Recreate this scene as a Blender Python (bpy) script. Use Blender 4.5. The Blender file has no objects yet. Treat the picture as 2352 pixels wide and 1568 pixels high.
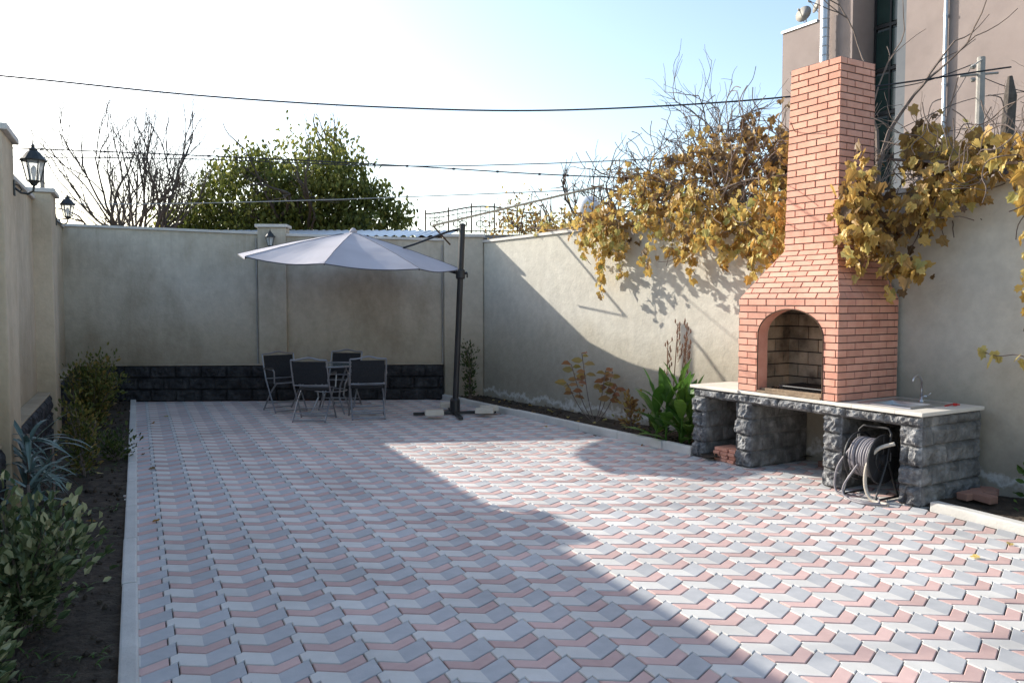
import bpy, bmesh, math, random
import numpy as np
from mathutils import Vector, Matrix, noise
random.seed(7); rng=np.random.default_rng(7)
V=Vector
scene=bpy.context.scene
# ---------------------------------------------------------------- materials
def _nt(name):
    m=bpy.data.materials.new(name); m.use_nodes=True
    nt=m.node_tree; return m,nt,nt.nodes,nt.links,nt.nodes['Principled BSDF']
def ramp(nd,cols,lo=.3,hi=.7):
    r=nd.new('ShaderNodeValToRGB'); cr=r.color_ramp
    n=len(cols)
    while len(cr.elements)<n: cr.elements.new(.5)
    for i,c in enumerate(cols):
        cr.elements[i].position=lo+(hi-lo)*i/max(1,n-1)
        cr.elements[i].color=(*c,1)
    return r
def mat(name,cols,scale=5,rough=.8,bump=0,bscale=40,metal=0,rnd=0,spec=.3,detail=6,bdist=.01,stain=0):
    m,nt,nd,lk,b=_nt(name)
    tc=nd.new('ShaderNodeTexCoord')
    n=nd.new('ShaderNodeTexNoise'); n.inputs['Scale'].default_value=scale; n.inputs['Detail'].default_value=detail
    n.inputs['Roughness'].default_value=.65
    lk.new(tc.outputs['Object'],n.inputs['Vector'])
    r=ramp(nd,cols if len(cols)>1 else cols*2); lk.new(n.outputs['Fac'],r.inputs['Fac'])
    out=r.outputs['Color']
    if rnd>0:
        at=nd.new('ShaderNodeAttribute'); at.attribute_name='rnd'
        mr=nd.new('ShaderNodeMapRange'); mr.inputs['To Min'].default_value=1-rnd; mr.inputs['To Max'].default_value=1+rnd
        lk.new(at.outputs['Fac'],mr.inputs['Value'])
        h=nd.new('ShaderNodeHueSaturation'); lk.new(mr.outputs['Result'],h.inputs['Value']); lk.new(out,h.inputs['Color']); out=h.outputs['Color']
    if stain>0:
        n3=nd.new('ShaderNodeTexNoise'); n3.inputs['Scale'].default_value=.9; n3.inputs['Detail'].default_value=7; lk.new(tc.outputs['Object'],n3.inputs['Vector'])
        r3=ramp(nd,[(1-stain,)*3,(1,1,1),(1+stain*.3,)*3],.33,.66); lk.new(n3.outputs['Fac'],r3.inputs['Fac'])
        mm=nd.new('ShaderNodeMixRGB'); mm.blend_type='MULTIPLY'; mm.inputs[0].default_value=1; lk.new(out,mm.inputs[1]); lk.new(r3.outputs['Color'],mm.inputs[2]); out=mm.outputs[0]
    lk.new(out,b.inputs['Base Color'])
    b.inputs['Roughness'].default_value=rough; b.inputs['Metallic'].default_value=metal
    b.inputs['Specular IOR Level'].default_value=spec
    if bump>0:
        n2=nd.new('ShaderNodeTexNoise'); n2.inputs['Scale'].default_value=bscale; n2.inputs['Detail'].default_value=5
        lk.new(tc.outputs['Object'],n2.inputs['Vector'])
        bp=nd.new('ShaderNodeBump'); bp.inputs['Strength'].default_value=bump; bp.inputs['Distance'].default_value=bdist
        lk.new(n2.outputs['Fac'],bp.inputs['Height']); lk.new(bp.outputs['Normal'],b.inputs['Normal'])
    return m
def leaf_mat(name,cols,trans=.35,rough=.5):
    m,nt,nd,lk,b=_nt(name)
    at=nd.new('ShaderNodeAttribute'); at.attribute_name='rnd'
    r=ramp(nd,cols,0,1); lk.new(at.outputs['Fac'],r.inputs['Fac'])
    lk.new(r.outputs['Color'],b.inputs['Base Color']); b.inputs['Roughness'].default_value=rough
    b.inputs['Specular IOR Level'].default_value=.35
    t=nd.new('ShaderNodeBsdfTranslucent'); lk.new(r.outputs['Color'],t.inputs['Color'])
    mx=nd.new('ShaderNodeMixShader'); mx.inputs[0].default_value=trans
    lk.new(b.outputs[0],mx.inputs[1]); lk.new(t.outputs[0],mx.inputs[2])
    lk.new(mx.outputs[0],nd['Material Output'].inputs['Surface'])
    return m
def stucco(name,c1,c2,dirt,streak=.5,salt=0):
    m,nt,nd,lk,b=_nt(name)
    tc=nd.new('ShaderNodeTexCoord')
    def nz(scale,detail,mapsc=None):
        n=nd.new('ShaderNodeTexNoise'); n.inputs['Scale'].default_value=scale; n.inputs['Detail'].default_value=detail
        n.inputs['Roughness'].default_value=.65
        if mapsc:
            mp=nd.new('ShaderNodeMapping'); mp.inputs['Scale'].default_value=mapsc
            lk.new(tc.outputs['Object'],mp.inputs['Vector']); lk.new(mp.outputs['Vector'],n.inputs['Vector'])
        else: lk.new(tc.outputs['Object'],n.inputs['Vector'])
        return n
    n1=nz(.8,8); r1=ramp(nd,[c1,c2],.35,.65); lk.new(n1.outputs['Fac'],r1.inputs['Fac'])
    n2=nz(.8,8,(1.3,1.3,.6)); r2=ramp(nd,[(0,0,0),(1,1,1)],.46,.70); lk.new(n2.outputs['Fac'],r2.inputs['Fac'])
    mul=nd.new('ShaderNodeMath'); mul.operation='MULTIPLY'; mul.inputs[1].default_value=streak
    lk.new(r2.outputs['Color'],mul.inputs[0])
    mx=nd.new('ShaderNodeMixRGB'); lk.new(mul.outputs[0],mx.inputs[0]); lk.new(r1.outputs['Color'],mx.inputs[1]); mx.inputs[2].default_value=(*dirt,1)
    n3=nz(9,8); r3=ramp(nd,[(.88,.88,.88),(1.06,1.06,1.06)],.3,.7); lk.new(n3.outputs['Fac'],r3.inputs['Fac'])
    m2=nd.new('ShaderNodeMixRGB'); m2.blend_type='MULTIPLY'; m2.inputs[0].default_value=1
    lk.new(mx.outputs[0],m2.inputs[1]); lk.new(r3.outputs['Color'],m2.inputs[2])
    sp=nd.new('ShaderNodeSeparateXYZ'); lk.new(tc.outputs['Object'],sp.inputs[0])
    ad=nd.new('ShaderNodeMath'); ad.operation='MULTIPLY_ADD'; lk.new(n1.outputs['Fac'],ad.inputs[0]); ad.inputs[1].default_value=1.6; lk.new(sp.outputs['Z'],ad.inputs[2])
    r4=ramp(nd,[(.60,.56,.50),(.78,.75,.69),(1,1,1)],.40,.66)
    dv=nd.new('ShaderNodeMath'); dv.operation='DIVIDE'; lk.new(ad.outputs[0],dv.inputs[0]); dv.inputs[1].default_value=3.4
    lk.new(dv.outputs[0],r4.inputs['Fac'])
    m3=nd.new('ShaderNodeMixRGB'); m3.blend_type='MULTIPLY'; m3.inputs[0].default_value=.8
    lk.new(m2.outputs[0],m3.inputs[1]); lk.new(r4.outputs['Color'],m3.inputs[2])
    out=m3.outputs[0]
    n6=nz(1.0,4,(9,9,.25)); r6=ramp(nd,[(0,0,0),(1,1,1)],.55,.72); lk.new(n6.outputs['Fac'],r6.inputs['Fac'])
    zr=nd.new('ShaderNodeMapRange'); zr.inputs['From Min'].default_value=1.9; zr.inputs['From Max'].default_value=2.8; zr.inputs['To Max'].default_value=.45
    lk.new(sp.outputs['Z'],zr.inputs['Value']); mz=nd.new('ShaderNodeMath'); mz.operation='MULTIPLY'; lk.new(zr.outputs[0],mz.inputs[0]); lk.new(r6.outputs['Color'],mz.inputs[1])
    m6=nd.new('ShaderNodeMixRGB'); lk.new(mz.outputs[0],m6.inputs[0]); lk.new(out,m6.inputs[1]); m6.inputs[2].default_value=(*dirt,1); out=m6.outputs[0]
    if salt:
        n5=nz(5,6); a5=nd.new('ShaderNodeMath'); a5.operation='MULTIPLY_ADD'; lk.new(n5.outputs['Fac'],a5.inputs[0]); a5.inputs[1].default_value=.5; lk.new(sp.outputs['Z'],a5.inputs[2])
        r5=ramp(nd,[(0,0,0),(.8,.8,.8),(0,0,0)],.34,.46); lk.new(a5.outputs[0],r5.inputs['Fac'])
        m4=nd.new('ShaderNodeMixRGB'); lk.new(r5.outputs['Color'],m4.inputs[0]); lk.new(out,m4.inputs[1]); m4.inputs[2].default_value=(.75,.74,.70,1); out=m4.outputs[0]
    lk.new(out,b.inputs['Base Color']); b.inputs['Roughness'].default_value=.9; b.inputs['Specular IOR Level'].default_value=.2
    nb=nz(28,8); bp=nd.new('ShaderNodeBump'); bp.inputs['Strength'].default_value=.3; bp.inputs['Distance'].default_value=.008
    lk.new(nb.outputs['Fac'],bp.inputs['Height'])
    nb2=nz(3.5,4); bp2=nd.new('ShaderNodeBump'); bp2.inputs['Strength'].default_value=.4; bp2.inputs['Distance'].default_value=.03
    lk.new(nb2.outputs['Fac'],bp2.inputs['Height']); lk.new(bp.outputs['Normal'],bp2.inputs['Normal'])
    lk.new(bp2.outputs['Normal'],b.inputs['Normal'])
    return m

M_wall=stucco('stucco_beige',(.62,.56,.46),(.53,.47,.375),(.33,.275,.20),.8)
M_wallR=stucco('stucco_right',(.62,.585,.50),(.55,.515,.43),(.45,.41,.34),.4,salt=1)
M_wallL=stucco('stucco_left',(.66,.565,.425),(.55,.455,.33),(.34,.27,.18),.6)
M_cope=mat('coping',[(.66,.63,.58),(.50,.47,.43)],3,.7,.2)
M_kerb=mat('kerb_concrete',[(.66,.64,.59),(.54,.52,.48)],4,.85,.4,60,rnd=.08)
M_pink=mat('paver_pink',[(.54,.365,.33),(.61,.43,.39)],9,.8,.35,120,rnd=.13,bdist=.004,stain=.16)
M_cream=mat('paver_cream',[(.59,.57,.53),(.66,.64,.60)],9,.8,.35,120,rnd=.08,bdist=.004,stain=.14)
M_grey=mat('paver_grey',[(.42,.425,.43),(.50,.50,.50)],9,.8,.35,120,rnd=.08,bdist=.004,stain=.14)
M_joint=mat('joint_sand',[(.07,.06,.055),(.13,.115,.10)],20,.95)
M_soil=mat('soil',[(.028,.021,.015),(.06,.045,.032),(.10,.078,.055)],9,.95,1,30,bdist=.03)
M_ground=mat('ground_earth',[(.10,.09,.05),(.16,.14,.09),(.08,.10,.04)],.5,.95,.5,10)
M_darkstone=mat('dark_split_stone',[(.010,.010,.011),(.028,.028,.030),(.065,.065,.066)],6,.7,.8,50,bdist=.01)
M_stone=mat('grey_split_stone',[(.05,.05,.055),(.17,.17,.17),(.42,.42,.41)],14,.8,.9,60,bdist=.012)
M_stone2=mat('grey_block',[(.08,.08,.075),(.17,.165,.155),(.32,.31,.29)],7,.85,.8,60,bdist=.008)
M_brick=mat('red_brick',[(.61,.275,.19),(.73,.38,.275)],7,.75,.35,90,rnd=.13,bdist=.003,stain=.12)
M_mortar=mat('dark_mortar',[(.06,.045,.04),(.13,.095,.085)],20,.95)
M_soot=mat('sooty_brick',[(.10,.08,.06),(.42,.34,.24),(.60,.50,.36)],2.4,.9,.6,40,rnd=.3)
M_sootm=mat('soot',[(.03,.026,.022),(.08,.07,.06)],5,.95)
M_top=mat('counter_tile',[(.66,.61,.53),(.74,.70,.62)],5,.5,.1)
M_steel=mat('stainless',[(.55,.55,.55),(.65,.65,.65)],5,.3,metal=.9)
M_silver=mat('grey_metal_tube',[(.26,.26,.27),(.34,.34,.35)],5,.4,metal=.7)
M_black=mat('black_metal',[(.012,.012,.013),(.025,.025,.027)],5,.45,spec=.5)
M_darkmetal=mat('lamp_metal',[(.015,.018,.018),(.04,.045,.045)],8,.45,spec=.5)
M_mesh=mat('sling_fabric',[(.018,.019,.022),(.03,.032,.036)],40,.85,.3,300)
M_galv=mat('galvanised',[(.42,.45,.48),(.55,.58,.62)],3,.35,metal=.6)
M_rust=mat('rust_iron',[(.05,.03,.02),(.14,.08,.045)],14,.85,.3)
M_wood=mat('old_wood',[(.20,.14,.09),(.36,.27,.18)],8,.85,.5,30)
M_bark=mat('bark',[(.06,.05,.042),(.13,.11,.095)],9,.9,.6,40)
M_twig=mat('twig',[(.12,.09,.075),(.21,.165,.14)],9,.9)
M_hose=mat('hose_grey',[(.22,.20,.21),(.30,.28,.29)],8,.5)
M_hose2=mat('hose_cream',[(.45,.40,.33),(.55,.5,.42)],8,.5)
M_conc=mat('concrete_pole',[(.26,.25,.23),(.40,.38,.35)],5,.9,.4,30)
M_bldg=mat('render_brown',[(.27,.22,.205),(.32,.265,.245)],1.2,.85,.25,60,stain=.12)
M_bldg2=mat('slate_render_and_shade',[(.12,.135,.155),(.16,.175,.19)],2,.8)  # slate recess tone, also the painted shade of one wall strip
M_win=mat('green_glass',[(.01,.03,.025),(.02,.05,.045)],2,.12,spec=.8)
M_white=mat('white_paint',[(.72,.72,.72),(.8,.8,.8)],3,.5)
M_wire=mat('cable_black',[(.02,.02,.025),(.04,.04,.045)],3,.6)
M_wire2=mat('cable_grey',[(.25,.25,.25),(.3,.3,.3)],3,.6)
M_hill=mat('hill_haze',[(.25,.32,.38),(.30,.37,.42)],.01,1)
M_redp=mat('red_plaster',[(.26,.14,.10),(.36,.20,.15)],2,.9)

def glass(name,col,alpha):
    m,nt,nd,lk,b=_nt(name)
    n=nd.new('ShaderNodeTexNoise'); n.inputs['Scale'].default_value=4
    r=ramp(nd,[col,tuple(c*.85 for c in col)]); lk.new(n.outputs['Fac'],r.inputs['Fac']); lk.new(r.outputs['Color'],b.inputs['Base Color'])
    b.inputs['Alpha'].default_value=alpha; b.inputs['Roughness'].default_value=.08
    return m
M_glass=glass('lamp_glass',(.75,.78,.78),.45)
M_tglass=glass('table_glass',(.25,.32,.32),.45)

def fabric():
    m,nt,nd,lk,b=_nt('canopy_fabric')
    n=nd.new('ShaderNodeTexNoise'); n.inputs['Scale'].default_value=2; n.inputs['Detail'].default_value=5
    tc=nd.new('ShaderNodeTexCoord'); lk.new(tc.outputs['Object'],n.inputs['Vector'])
    r=ramp(nd,[(.50,.47,.49),(.58,.55,.57)]); lk.new(n.outputs['Fac'],r.inputs['Fac']); lk.new(r.outputs['Color'],b.inputs['Base Color'])
    b.inputs['Roughness'].default_value=.85
    t=nd.new('ShaderNodeBsdfTranslucent'); lk.new(r.outputs['Color'],t.inputs['Color'])
    mx=nd.new('ShaderNodeMixShader'); mx.inputs[0].default_value=.12
    lk.new(b.outputs[0],mx.inputs[1]); lk.new(t.outputs[0],mx.inputs[2]); lk.new(mx.outputs[0],nd['Material Output'].inputs['Surface'])
    return m
M_canopy=fabric()

# ---------------------------------------------------------------- mesh helpers
class MB:
    def __init__(s): s.v=[]; s.f=[]; s.m=[]; s.r=[]
    def add(s,vs,fs,mi=0,rnd=None):
        o=len(s.v); s.v.extend([tuple(p) for p in vs]); s.f.extend([tuple(i+o for i in f) for f in fs])
        s.m.extend(mi if isinstance(mi,list) else [mi]*len(fs))
        rr=random.random() if rnd is None else rnd
        s.r.extend([rr]*len(vs))
    def box(s,o,x,y,z,mi=0,rnd=None):
        o=V(o);x=V(x);y=V(y);z=V(z)
        s.add([o,o+x,o+x+y,o+y,o+z,o+x+z,o+x+y+z,o+y+z],[(0,3,2,1),(4,5,6,7),(0,1,5,4),(1,2,6,5),(2,3,7,6),(3,0,4,7)],mi,rnd)
    def bbox(s,o,x,y,z,bv=.01,mi=0,rnd=None):
        o=V(o);x=V(x);y=V(y);z=V(z); bm=bmesh.new()
        vs=[bm.verts.new(p) for p in [o,o+x,o+x+y,o+y,o+z,o+x+z,o+x+y+z,o+y+z]]
        for f in [(0,3,2,1),(4,5,6,7),(0,1,5,4),(1,2,6,5),(2,3,7,6),(3,0,4,7)]: bm.faces.new([vs[i] for i in f])
        bmesh.ops.bevel(bm,geom=list(bm.edges),offset=bv,segments=2,affect='EDGES',profile=.6)
        bm.verts.index_update()
        s.add([v.co.copy() for v in bm.verts],[[v.index for v in f.verts] for f in bm.faces],mi,rnd); bm.free()
    def tube(s,pts,r,n=8,mi=0,cap=True,rnd=None):
        pts=[V(p) for p in pts]; k=len(pts)
        rs=r if isinstance(r,(list,tuple)) else [r]*k
        vs=[];fs=[]; prev=None
        for i,p in enumerate(pts):
            d=(pts[min(i+1,k-1)]-pts[max(i-1,0)])
            if d.length<1e-9: d=V((0,0,1))
            d.normalize()
            if prev is None:
                u=d.cross(V((0,0,1)));
                if u.length<.05: u=d.cross(V((1,0,0)))
            else:
                u=prev-d*prev.dot(d)
                if u.length<1e-4: u=d.cross(V((1,0,.3)))
            u.normalize(); prev=u; w=d.cross(u)
            for j in range(n):
                a=2*math.pi*j/n; vs.append(p+(u*math.cos(a)+w*math.sin(a))*rs[i])
        for i in range(k-1):
            for j in range(n):
                fs.append((i*n+j,i*n+(j+1)%n,(i+1)*n+(j+1)%n,(i+1)*n+j))
        if cap: fs.append(tuple(range(n))[::-1]); fs.append(tuple((k-1)*n+j for j in range(n)))
        s.add(vs,fs,mi,rnd)
    def lathe(s,prof,c,n=12,mi=0,axis=None,rot=0):
        c=V(c); vs=[];fs=[]
        ax=V(axis).normalized() if axis else V((0,0,1))
        u=ax.orthogonal().normalized() if axis else V((1,0,0)); w=ax.cross(u)
        for (r,z) in prof:
            for j in range(n):
                a=2*math.pi*j/n+rot; vs.append(c+(u*math.cos(a)+w*math.sin(a))*r+ax*z)
        for i in range(len(prof)-1):
            for j in range(n): fs.append((i*n+j,i*n+(j+1)%n,(i+1)*n+(j+1)%n,(i+1)*n+j))
        fs.append(tuple(range(n))[::-1]); fs.append(tuple((len(prof)-1)*n+j for j in range(n)))
        s.add(vs,fs,mi)
    def obj(s,name,mats,parent=None,smooth=False,mw=None,bevel=0):
        me=bpy.data.meshes.new(name); me.from_pydata(s.v,[],s.f); 
        for m in mats: me.materials.append(m)
        me.polygons.foreach_set('material_index',s.m)
        if smooth: me.polygons.foreach_set('use_smooth',[True]*len(s.f))
        a=me.attributes.new('rnd','FLOAT','POINT'); a.data.foreach_set('value',s.r)
        me.update()
        o=bpy.data.objects.new(name,me); scene.collection.objects.link(o)
        if parent: o.parent=parent
        if mw is not None: o.matrix_world=mw
        if bevel:
            b=o.modifiers.new('bev','BEVEL'); b.width=bevel; b.segments=2; b.limit_method='ANGLE'
        return o
def empty(name,mw=None):
    e=bpy.data.objects.new(name,None); scene.collection.objects.link(e)
    e.empty_display_size=.1
    if mw is not None: e.matrix_world=mw
    return e
OVAL=([(0,0,0),(.35,.26,.06),(.72,.2,.05),(1,0,-.06),(.72,-.2,.05),(.35,-.26,.06)],[(0,3,2,1),(0,5,4,3)])
GRAPE=([(0,0,0),(-.12,.28,.05),(.22,.52,.10),(.42,.33,.04),(.70,.42,.02),(.74,.16,.03),(1,0,-.12),(.74,-.16,.03),(.70,-.42,.02),(.42,-.33,.04),(.22,-.52,.10),(-.12,-.28,.05)],
       [(0,6,5,4,3,2,1),(0,11,10,9,8,7,6)])
def leaves(name,pos,dirs,nors,size,mt,tpl=OVAL,rnd=None,parent=None):
    pos=np.asarray(pos,float); N=len(pos)
    d=np.asarray(dirs,float); d/=np.linalg.norm(d,axis=1,keepdims=True)+1e-9
    n=np.asarray(nors,float); n-=d*(n*d).sum(1,keepdims=True); n/=np.linalg.norm(n,axis=1,keepdims=True)+1e-9
    sd=np.cross(n,d); t=np.array(tpl[0]); k=len(t)
    sz=np.broadcast_to(np.asarray(size,float),(N,))[:,None,None]
    curl=(.4+2.2*rng.random((N,1,1)))
    P=pos[:,None,:]+sz*(t[None,:,0:1]*d[:,None]+t[None,:,1:2]*sd[:,None]+curl*t[None,:,2:3]*n[:,None])
    P=P.reshape(-1,3)
    faces=[]
    for i in range(N):
        o=i*k
        for f in tpl[1]: faces.append([o+q for q in f])
    me=bpy.data.meshes.new(name); me.from_pydata(P.tolist(),[],faces); me.materials.append(mt)
    if rnd is None: rnd=rng.random(N)
    a=me.attributes.new('rnd','FLOAT','POINT'); a.data.foreach_set('value',np.repeat(np.clip(rnd,0,1),k).astype(np.float32))
    o=bpy.data.objects.new(name,me); scene.collection.objects.link(o)
    if parent: o.parent=parent
    return o
def rdir(N):
    x=rng.normal(size=(N,3)); return x/np.linalg.norm(x,axis=1,keepdims=True)
def ell(N,c,r,p=.5):
    return np.array(c)+rdir(N)*np.array(r)*(rng.random((N,1))**p)

# ---------------------------------------------------------------- plan geometry
def S(s,t,z=0.): return V((1.983+.512*s+.859*t, 8.934-.859*s+.512*t, z))
A=V((.512,-.859,0)); B=V((.859,.512,0)); Z=V((0,0,1))
def RWx(Y): return 8.905-.663*Y
RN=V((-.8334,-.5526,0))
def RW(Y,z,off=0.): return V((RWx(Y),Y,z))+RN*off
def LWx(Y): return -7.51-.459*(Y-13.75)
LK=V((-.4171,.9088,0)); LN=V((.9088,.4171,0))
def LW(Y,z,off=0.): return V((LWx(Y),Y,z))+LN*off
def LKx(Y): return -1.661-.459*(Y-3.562)
def BWy(X): return 13.75+(X+7.51)*.0643
BD=V((.998,.0642,0)); BN=V((.0642,-.998,0))
def BW(X,z,off=0.): return V((X,BWy(X),z))+BN*off
def RKx(Y):
    return -1.25-.625*(Y-14.1) if Y>8.93 else (RWx(Y) if Y>6.655 else 3.343+.48*(6.655-Y))

# ---------------------------------------------------------------- ground
mb=MB(); mb.add([(-700,-300,-.06),(700,-300,-.06),(700,1500,-.06),(-700,1500,-.06)],[(0,1,2,3)]); mb.obj('ground',[M_ground])
par=empty('paved_courtyard')
mb=MB(); mb.add([(-.2,-3,-.013),(8.7,-3,-.013),(8.7,0.3,-.013),(-.4,14.2,-.013),(-7.0,13.8,-.013)],[(0,1,2,3,4)]); mb.obj('joint_bed',[M_joint],par)
def inset(poly,g):
    out=[];n=len(poly)
    for i in range(n):
        p0=V(poly[i-1]);p1=V(poly[i]);p2=V(poly[(i+1)%n])
        d1=(p1-p0).normalized();d2=(p2-p1).normalized()
        n1=V((-d1.y,d1.x));n2=V((-d2.y,d2.x)); b=(n1+n2); b=b/max(.35,b.dot(n1))
        out.append(p1+b*g)
    return out
sx=.142; de=.018; hc_=.150; hp_=.095; TT=hc_+hp_; q3=math.sqrt(3)
y0=(sx+de)/q3; yq=(sx-de)/q3; kk_=2*de/q3; off_=hc_-kk_
creamP=[(0,0),(sx+de,y0),(sx+de,y0+hc_),(0,hc_),(-sx+de,yq+hc_),(-sx+de,y0+hp_+kk_),(-sx-de,y0+hp_),(-sx-de,y0),(-sx+de,y0+kk_),(-sx+de,yq)]
pinkP=[(0,hc_),(sx-de,yq+hc_),(sx-de,yq+TT),(0,TT),(-sx+de,yq+TT),(-sx+de,yq+hc_)]
TC=(inset(creamP,.0055),inset(creamP,.002)); TP=(inset(pinkP,.0085),inset(pinkP,.0045))
ox,oy=-1.62,3.5; xp=V((.9088,.4171)); yp=V((-.4171,.9088))
mb=MB()
def putpaver(T,o,tops,cols,edgecol):
    n=len(T[0]); dz=random.uniform(-.001,.001); tx=random.uniform(-.006,.006); ty=random.uniform(-.006,.006); vs=[]
    for tp,z in ((T[0],0),(T[1],-.004),(T[1],-.03)):
        for q in tp:
            w=o+xp*q[0]+yp*q[1]; vs.append((w.x,w.y,z+dz+tx*q[0]+ty*q[1]))
    fs=list(tops); ms=list(cols)
    for k in range(n):
        kk=(k+1)%n
        fs.append((n+k,n+kk,kk,k)); fs.append((2*n+k,2*n+kk,n+kk,n+k)); ms+= [edgecol(k)]*2
    mb.add(vs,fs,ms)
for i in range(-26,46):
    base=(i*off_)%TT
    for j in range(-32,60):
        o=V((ox,oy))+xp*(i*2*sx)+yp*(base+j*TT); c=o+yp*TT*.7
        if c.y<-2.6 or c.y>BWy(c.x)+.02: continue
        if c.x<LKx(c.y)-.12 or c.x>RKx(c.y)+.08: continue
        putpaver(TC,o,[(0,1,2,3),(0,3,4,5,6,7,8,9)],[2,1],lambda k:2 if k<3 else 1)
        putpaver(TP,o,[(0,1,2,3),(0,3,4,5)],[0,0],lambda k:0)
mb.obj('pavers',[M_pink,M_cream,M_grey],par)

def kerb(name,p0,p1,n,w,h,L):
    mb=MB(); p0=V(p0);p1=V(p1); d=p1-p0; T=d.length; d.normalize(); k=int(T/L)
    for i in range(k+1):
        a0=i*L+.004; a1=min((i+1)*L,T)-.004
        if a1-a0<.05: continue
        mb.bbox(p0+d*a0+n*random.uniform(-.003,.003)+V((0,0,-.05)),d*(a1-a0),n*w,V((0,0,h+.05+random.uniform(-.004,.004))),.012)
    return mb.obj(name,[M_kerb])
kerb('garden_kerb',(LKx(-2.5),-2.5,0),(LKx(13.75),13.75,0),-LN,.085,.045,1.0)
kerb('garden_kerb',(RKx(14.1),14.1,0),(RKx(8.95),8.95,0),B,.09,.085,.8)
kerb('garden_kerb',(3.40,6.60,0),(RKx(-2),-2,0),V((.9,.43,0)),.10,.07,1.0)

def soil(name,fn,nu,nv,z0,amp):
    mb=MB(); vs=[];fs=[]
    for i in range(nu+1):
        for j in range(nv+1):
            x,y=fn(i/nu,j/nv)
            z=z0+amp*(noise.noise(V((x*2.2,y*2.2,3)))+.6*noise.noise(V((x*9,y*9,1)))+.3*noise.noise(V((x*25,y*25,1))))
            vs.append((x,y,z))
    for i in range(nu):
        for j in range(nv):
            q=i*(nv+1)+j; fs.append((q,q+1,q+nv+2,q+nv+1))
    mb.add(vs,fs); return mb.obj(name,[M_soil],smooth=True)
def fL(u,v):
    Y=-2.5+16.3*u; x0=LWx(Y); x1=LKx(Y)-.04; return x0+(x1-x0)*v,Y
soil('flower_bed_soil',fL,420,34,.012,.022)
def fR(u,v):
    Y=8.6+5.6*u; x0=RKx(max(Y,8.94))+.06; x1=RWx(Y)+.05; return x0+(x1-x0)*v,Y
soil('flower_bed_soil',fR,170,30,.05,.018)
def fR2(u,v):
    Y=-2+8.95*u; x0=(3.343+.48*(6.655-Y))+.09; x1=RWx(Y)+.05; return x0+(x1-x0)*v,Y
soil('flower_bed_soil',fR2,220,30,.035,.02)
for nm,fn,cnt,zz in (('soil_clods',fL,900,.02),('soil_clods',fR,250,.055)):
    mb=MB()
    for _ in range(cnt):
        x,y=fn(random.random(),random.uniform(.05,.93)); r=random.uniform(.006,.022)
        bm=bmesh.new(); bmesh.ops.create_icosphere(bm,subdivisions=1,radius=r)
        for v in bm.verts: v.co*=random.uniform(.7,1.2)
        mb.add([v.co+V((x,y,zz)) for v in bm.verts],[[v.index for v in f.verts] for f in bm.faces]); bm.free()
    mb.obj(nm,[M_soil])

# ---------------------------------------------------------------- walls
def rock(mb,o,e,up,n,w,h,bw,bh,amp,res,mi=0,seed=0,gap=.012,rough=1.,edge=True):
    o=V(o);e=V(e).normalized();n=V(n); nu=max(2,int(w/res)); nv=max(2,int(h/res)); vs=[];fs=[]
    for i in range(nu+1):
        for j in range(nv+1):
            u=w*i/nu; v=h*j/nv
            row=int(v/bh-1e-6); uo=u+(bw*.5 if row%2 else 0)+seed*.37
            fu=(uo%bw); fv=v-row*bh
            dd=min(fu,bw-fu,fv,bh-fv)
            if edge: dd=min(dd,u,w-u,v,h-v)
            pr=min(1,dd/(gap*2.2)); pr=pr*pr*(3-2*pr)
            blk=noise.noise(V((math.floor(uo/bw)*3.1+seed,row*7.7,seed)))*.5+.5
            p=o+e*u+up*v
            q=p*9+V((seed*3,0,0))
            ns=.5+.5*noise.fractal(q,1.0,2.1,4)
            rg=abs(noise.noise(p*17+V((0,seed,0))))
            dsp=pr*amp*(.25+.35*blk+.7*ns*rough-.45*rg*rough)
            vs.append(p+n*dsp)
    for i in range(nu):
        for j in range(nv):
            q=i*(nv+1)+j; fs.append((q,q+nv+1,q+nv+2,q+1))
    mb.add(vs,fs,mi)

def wall(name,f,y0,y1,z0,z1,back,m,cope=True,ov=.035,parent=None):
    e=parent or empty(name)
    mb=MB(); a0=f(y0,-.05);a1=f(y1,-.05);b0=f(y0,-.05,-back);b1=f(y1,-.05,-back)
    def up(p,z): return V((p.x,p.y,z))
    mb.add([a0,a1,b1,b0,up(a0,z0),up(a1,z1),up(b1,z1),up(b0,z0)],[(0,1,2,3),(4,7,6,5),(0,4,5,1),(1,5,6,2),(2,6,7,3),(3,7,4,0)])
    mb.obj('wall_body',[m],e)
    if cope:
        mb=MB(); a0=f(y0,0,ov);a1=f(y1,0,ov);b0=f(y0,0,-back-.03);b1=f(y1,0,-back-.03); q=[]
        for dz in (.003,.045):
            q+= [up(a0,z0+dz),up(a1,z1+dz),up(b1,z1+dz),up(b0,z0+dz)]
        mb.add(q,[(0,1,2,3),(4,7,6,5),(0,4,5,1),(1,5,6,2),(2,6,7,3),(3,7,4,0)])
        mb.obj('coping',[M_cope],e)
    return e
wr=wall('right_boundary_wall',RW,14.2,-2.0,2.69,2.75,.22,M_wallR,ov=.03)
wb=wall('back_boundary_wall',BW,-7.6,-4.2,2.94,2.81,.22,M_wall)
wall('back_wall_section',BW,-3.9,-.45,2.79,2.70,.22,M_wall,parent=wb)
wl=wall('left_boundary_wall',LW,14.0,-2.0,2.91,2.84,.22,M_wallL)
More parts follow.
